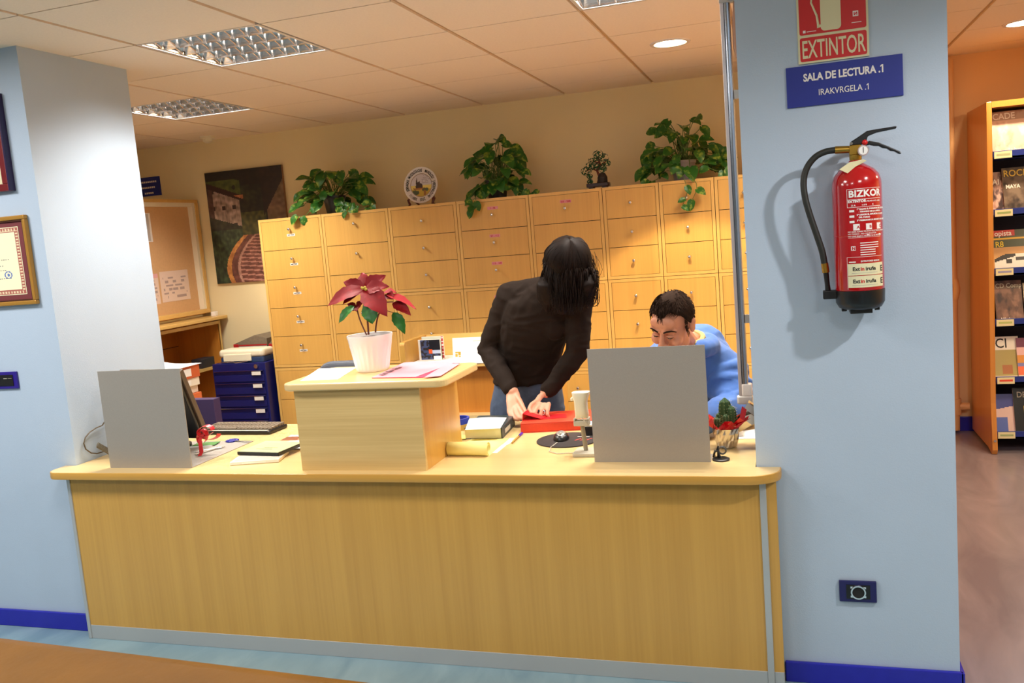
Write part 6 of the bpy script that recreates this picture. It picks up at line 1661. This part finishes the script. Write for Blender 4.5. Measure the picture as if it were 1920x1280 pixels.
for k in range(760):    # crown strands laid over the skull, then hanging
    a = rr.uniform(-1.95, 1.95); L = rr.uniform(0.05, 0.17) if abs(a) < 1.5 else rr.uniform(0.03, 0.12); e0_ = rr.choice((1.0, 1.01, 1.03, 1.05)) + rr.uniform(0, 0.015); w0_ = rr.uniform(0.0012, 0.0034); sw_ = rr.uniform(-0.12, 0.12)
    P = []
    for th in (-12, 8, 30, 52, 72, 88):
        t_ = math.radians(th); e_ = e0_ + rr.uniform(0, 0.01)
        P.append(MhW @ (Ec + V((0.0965 * e_ * math.sin(t_) * math.sin(a + sw_ * t_), -0.1125 * e_ * math.sin(t_) * math.cos(a + sw_ * t_), 0.1045 * e_ * math.cos(t_)))))
    d = P[-1]
    P.append(d + V((rr.uniform(-0.012, 0.012), rr.uniform(-0.01, 0.01), -0.5 * L))); P.append(d + V((rr.uniform(-0.02, 0.012), rr.uniform(-0.005, 0.015), -L)))
    Q = catmull(P, 3)
    sb.tube(Q, [0.0006 + w0_ * math.sin(math.pi * min(1, (q + 2) / (len(Q) + 1))) for q in range(len(Q))], 4, False)
for k in range(26):     # flyaway wisps at the right
    x0 = rr.uniform(1108, 1124); y0 = rr.uniform(470, 520)
    P = [Wp(x0 - 6, y0, 3.68), Wp(x0 + rr.uniform(-2, 6), y0 + 26, 3.67), Wp(x0 + rr.uniform(-8, 6), y0 + 50, 3.67), Wp(x0 + rr.uniform(-16, 2), min(575, y0 + rr.uniform(60, 85)), 3.69)]
    sb.tube(catmull(P, 4), 0.001, 3, False)
o = part('hair_strands', sb, HAIRW, hair, smooth=True); o['kind'] = 'stuff'

# folded red card held in the hands
CARD = mat('red_card', (214, 30, 40), 0.4)
k0, k1, k2, k3 = Wp(985, 771, 3.60), Wp(986, 786, 3.585), Wp(1012, 789, 3.60), Wp(1040, 781, 3.63)
zb_ = T + 0.0425
cd_ = thing('folded_card', 'folded bright red card held between the person\'s fingers', 'card', (k1.x, k1.y, zb_))
def lc(p): return V(p) - cd_.location
def quad(a, b, c, d): return MB().add([lc(a), lc(b), lc(c), lc(d)], [(0, 1, 2, 3)])
for nm, q_ in (('lower_leaf', (V((k1.x - 0.005, 3.555, zb_ + 0.001)), V((k3.x + 0.06, 3.6, zb_ + 0.001)), V((k3.x + 0.04, 3.68, zb_ + 0.001)), V((k1.x, 3.64, zb_ + 0.001)))),
               ('upper_leaf', (V((k1.x - 0.003, 3.556, zb_ + 0.03)), V((k1.x + 0.075, 3.57, zb_ + 0.003)), V((k1.x + 0.09, 3.64, zb_ + 0.003)), V((k1.x, 3.635, zb_ + 0.034)))),
               ('spine_leaf', (V((k1.x - 0.005, 3.555, zb_ + 0.001)), V((k1.x, 3.64, zb_ + 0.001)), V((k1.x, 3.635, zb_ + 0.034)), V((k1.x - 0.003, 3.556, zb_ + 0.03))))):
    o = part(nm, quad(*q_), CARD, cd_); o.modifiers.new('solid', 'SOLIDIFY').thickness = 0.0014

# ------------------------------------------------------------------ man sitting behind the right screen
mb_ = MB()
mtr = [(-0.42, 4.02, 0.5, 0.17, 0.12), (-0.42, 4.03, 0.58, 0.17, 0.125), (-0.42, 3.99, 0.7, 0.165, 0.12), (-0.42, 3.91, 0.82, 0.178, 0.12), (-0.415, 3.82, 0.93, 0.19, 0.12), (-0.41, 3.74, 1.02, 0.16, 0.1), (-0.405, 3.69, 1.075, 0.09, 0.07), (-0.41, 3.64, 1.1, 0.065, 0.06)]
def mrings(tr, add):
    cs = [V(t_[:3]) for t_ in tr]; out = []
    for k, t_ in enumerate(tr):
        d = (cs[min(k + 1, len(cs) - 1)] - cs[max(0, k - 1)]).normalized(); ax = V((1, 0, 0)); ay = d.cross(ax).normalized()
        out.append(oval(cs[k], ax * (t_[3] + add), ay * (t_[4] + add), 22, 0.85))
    return out
mb_.loft(mrings(mtr, -0.006))
MSR, MSL = V((-0.575, 3.735, 0.975)), V((-0.262, 3.73, 0.965))
MER, MEL = V((-0.64, 3.64, 0.84)), V((-0.205, 3.6, 0.835))
MWR, MWL = V((-0.52, 3.42, 0.815)), V((-0.36, 3.36, 0.815))
limb(mb_, [V((-0.46, 3.71, 1.03)), MSR, MER, MWR], [0.07, 0.058, 0.043, 0.028]); limb(mb_, [V((-0.36, 3.7, 1.04)), MSL, MEL, MWL], [0.07, 0.058, 0.043, 0.028])
mH = ony(1260, 606, 3.46)
limb(mb_, [V((-0.41, 3.67, 1.08)), mH + V((0.01, 0.06, -0.05))], [0.06, 0.056])
MhM = head_parts(mb_, mH, V((-0.34, -0.80, -0.44)), V((-0.02, -0.4, 0.9)), 1.0)
def simple_hand(mb, Wr, d, side, s):
    d = V(d).normalized(); side = V(side).normalized(); nz = V((0, 0, 1))
    K = Wr + d * 0.085
    mb.loft([oval(Wr, side * 0.026, nz * 0.018, 12), oval(Wr + d * 0.045, side * 0.04, nz * 0.016, 12), oval(K, side * 0.041, nz * 0.013, 12)])
    for j, L in enumerate((0.068, 0.076, 0.07, 0.055)):
        b = K + side * (0.03 - 0.02 * j) * s
        limb(mb, [b, b + d * L * 0.45 + nz * 0.006, b + d * L * 0.8 - nz * 0.004, b + d * L - nz * 0.012], [0.0095, 0.009, 0.008, 0.007], 10)
    b = Wr + d * 0.03 + side * 0.03 * s
    limb(mb, [b, b + d * 0.03 + side * 0.025 * s, b + d * 0.06 + side * 0.03 * s], [0.013, 0.011, 0.008], 10)
simple_hand(mb_, MWR, (0.35, -1, -0.02), (1, 0.35, 0), 1); simple_hand(mb_, MWL, (-0.3, -1, -0.02), (1, -0.3, 0), -1)
for sx in (-1, 1):
    hp_ = V((-0.42 + sx * 0.09, 3.98, 0.575)); kn = V((-0.42 + sx * 0.12, 3.56, 0.56)); an = V((-0.42 + sx * 0.12, 3.6, 0.09))
    limb(mb_, [hp_, kn, an], [0.08, 0.058, 0.042]); mb_.cap(an + V((0, 0.03, -0.05)), an + V((sx * 0.02, -0.15, -0.055)), 0.036, 0.03)
man = blob('person', mb_, 0.0042, SKIN_M, None, 2)
tag(man, 'smiling short-haired person in a blue hoodie seated behind the aluminium screen', 'person')
hd = MB()
hr = [(a, b, c, d + 0.022, e + 0.024) for a, b, c, d, e in mtr if c < 1.09]
hd.loft(mrings(hr, 0.0))
limb(hd, [V((-0.46, 3.71, 1.02)), MSR, MSR.lerp(MER, 0.5), MER, MER.lerp(MWR, 0.5), MER.lerp(MWR, 0.95)], [0.085, 0.085, 0.075, 0.066, 0.056, 0.04], 18)
limb(hd, [V((-0.35, 3.7, 1.03)), MSL, MSL.lerp(MEL, 0.5), MEL, MEL.lerp(MWL, 0.5), MEL.lerp(MWL, 0.95)], [0.085, 0.088, 0.082, 0.074, 0.06, 0.042], 18)
for (A_, B_, r0, r1, ts_) in ((MSL, MEL, 0.088, 0.074, (0.1, 0.32, 0.55, 0.8, 0.98)), (MSR, MER, 0.085, 0.066, (0.3, 0.7))):
    dd = (B_ - A_).normalized(); u1 = dd.cross(V((0, 0, 1))).normalized(); u2 = dd.cross(u1)
    for q, t_ in enumerate(ts_):
        c_ = A_.lerp(B_, t_); rr_ = r0 + (r1 - r0) * t_ + 0.002; sl_ = 0.035 * (1 if q % 2 else -1)
        P_ = [c_ + u1 * rr_ * math.cos(math.radians(g)) + u2 * rr_ * math.sin(math.radians(g)) + dd * sl_ * math.sin(math.radians(g * 0.8 + 40 * q)) for g in range(-170, 171, 20)]
        for k in range(len(P_) - 1):
            w1_ = 0.011 * abs(math.sin(math.pi * k / (len(P_) - 1) + 0.6 * q)) + 0.003
            hd.cap(P_[k], P_[k + 1], w1_, w1_, 8)
# hood bunched round the neck
nk = V((-0.4, 3.66, 1.085))
for k in range(16):
    a0, a1 = math.radians(-40 + 16.5 * k), math.radians(-40 + 16.5 * (k + 1))
    r_ = 0.092
    zz_ = lambda a: -0.012 + 0.022 * max(0, math.sin(a)) + 0.006 * math.cos(a)
    hd.cap(nk + V((r_ * math.cos(a0), 0.09 * math.sin(a0), zz_(a0))), nk + V((r_ * math.cos(a1), 0.09 * math.sin(a1), zz_(a1))), 0.036, 0.036)
hd.sph(nk + V((0.02, 0.13, 0.0)), (0.12, 0.08, 0.07))
hoodie = blob('hoodie', hd, 0.007, HOOD, man, 4, 0.012, (11, 11, 9))
part('undershirt_collar', MB().tube([nk + V((0.066 * math.cos(a), 0.06 * math.sin(a) - 0.012, 0.03 + 0.02 * math.sin(a))) for a in [k * 2 * math.pi / 20 for k in range(21)]], 0.012, 8), mat('pale_yellow_collar', (190, 168, 112), 0.8), man, smooth=True)
tr_ = MB()
tr_.loft(mrings([(-0.42, 4.03, 0.495, 0.178, 0.13), (-0.42, 4.035, 0.56, 0.185, 0.138), (-0.42, 4.02, 0.64, 0.18, 0.135)], 0))
for sx in (-1, 1):
    hp_ = V((-0.42 + sx * 0.09, 3.98, 0.58)); kn = V((-0.42 + sx * 0.12, 3.56, 0.565)); an = V((-0.42 + sx * 0.12, 3.6, 0.08))
    limb(tr_, [hp_, kn, an], [0.092, 0.072, 0.06], 18)
blob('trousers', tr_, 0.01, TROUS, man, 3, 0.003)
for sx in (-1, 1):
    an = V((-0.42 + sx * 0.12, 3.6, 0.0))
    part('shoe', MB().loft([[(an.x + w_ * a, an.y + 0.05 - y_ , 0.002 + h_ * (0.5 + 0.5 * b)) for a, b in circle(14)] for w_, y_, h_ in ((0.025, 0.0, 0.06), (0.04, 0.03, 0.09), (0.043, 0.1, 0.08), (0.048, 0.2, 0.055), (0.032, 0.26, 0.04))]), SHOE, man, smooth=True)
# face details
def hm(p): return MhM @ V(p)
EYE_W = mat('eye_white', (206, 196, 188), 0.25); EYE_D = mat('eye_dark', (26, 16, 12), 0.2); LIP = mat('lip', (170, 86, 78), 0.45); TEETH = mat('teeth', (226, 216, 200), 0.3)
for sx in (-1, 1):
    part('eyebrow', MB().tube([hm(p) for p in ((sx * 0.012, -0.0955, 0.021), (sx * 0.026, -0.0935, 0.027), (sx * 0.042, -0.085, 0.027), (sx * 0.056, -0.0735, 0.018))], [0.0026, 0.0036, 0.003, 0.0014], 8), HAIRM, man, smooth=True)
    part('eye', MB().tube([hm(p) for p in ((sx * 0.018, -0.0845, -0.005), (sx * 0.026, -0.0878, -0.0055), (sx * 0.035, -0.087, -0.0052), (sx * 0.045, -0.0805, -0.003))], [0.0012, 0.0034, 0.0034, 0.0012], 8), EYE_D, man, smooth=True)
    part('upper_eyelid', MB().tube([hm(p) for p in ((sx * 0.016, -0.0842, -0.001), (sx * 0.026, -0.0886, 0.0015), (sx * 0.036, -0.0876, 0.0015), (sx * 0.048, -0.0795, -0.0015))], [0.0018, 0.0038, 0.0038, 0.0018], 8), SKIN_M, man, smooth=True)
part('lips', MB().tube([hm(p) for p in ((-0.033, -0.0835, -0.063), (-0.018, -0.0955, -0.07), (0, -0.0995, -0.072), (0.018, -0.0955, -0.07), (0.033, -0.0835, -0.063))], [0.0015, 0.0042, 0.005, 0.0042, 0.0015], 8), LIP, man, smooth=True)
part('teeth', MB().tube([hm(p) for p in ((-0.022, -0.0935, -0.0755), (0, -0.099, -0.078), (0.022, -0.0935, -0.0755))], [0.002, 0.0035, 0.002], 8), TEETH, man, smooth=True)
# short hair: cap plus tufts
hc = MB(); rings = []
nA, nB = 40, 14
def hairline(a):   # a = 0 at the front, in radians; lower limit of polar height (local z)
    c = math.cos(a)
    if c > 0.55: return 0.082 - 0.012 * math.cos(a * 6)
    if c > 0.1: return 0.082 - (0.55 - c) / 0.45 * 0.07
    return 0.0 - 0.055 * min(1, (0.1 - c) / 0.7)
for j in range(nB + 1):
    row = []
    for i in range(nA):
        a = 2 * math.pi * i / nA
        zl = hairline(a if a < math.pi else 2 * math.pi - a)
        zt = 0.126
        # position on an inflated skull ellipsoid
        z_ = zl + (zt - zl) * (j / nB) ** 0.8
        k_ = max(0.0, 1 - ((z_ - 0.028) / 0.0985) ** 2) ** 0.5
        row.append(hm((0.0825 * k_ * math.sin(a), 0.012 - 0.1015 * k_ * math.cos(a), z_)))
    rings.append(row)
hc.loft(rings, True)
hcap = part('hair', hc, HAIRM, man, smooth=True)
ts = MB(); rr = random.Random(4)
for k in range(900):
    a = rr.uniform(-math.pi, math.pi); zl = hairline(abs(a)); z_ = zl + (0.122 - zl) * rr.random() ** 0.8
    k_ = max(0.0, 1 - ((z_ - 0.028) / 0.0985) ** 2) ** 0.5
    p = V((0.081 * k_ * math.sin(a), 0.012 - 0.0995 * k_ * math.cos(a), z_))
    nrm2 = V((p.x / 0.081 ** 2, (p.y - 0.012) / 0.0995 ** 2, (p.z - 0.028) / 0.0965 ** 2)).normalized()
    front = math.cos(a) > 0.5
    comb = V((rr.uniform(-0.5, 0.5), -0.9 if front else -0.3, -0.35 if front else -0.9))
    comb = (comb - nrm2 * comb.dot(nrm2)).normalized()
    L = rr.uniform(0.012, 0.022) * (1.25 if front else 0.8)
    P = [p, p + nrm2 * 0.004 + comb * L * 0.5, p + nrm2 * 0.004 + comb * L]
    ts.tube([hm(q) for q in P], [0.0015, 0.0013, 0.0003], 3, False)
for sx in (-1, 1):
    for k in range(40):     # sideburns
        p = V((sx * (0.0735 + rr.uniform(-0.001, 0.003)), -0.022 + rr.uniform(-0.009, 0.009), rr.uniform(-0.03, 0.05)))
        ts.tube([hm(p), hm(p + V((sx * 0.002, -0.002, -0.014)))], [0.002, 0.0005], 3, False)
o = part('hair_tufts', ts, HAIRM, hcap, smooth=True); o['kind'] = 'stuff'
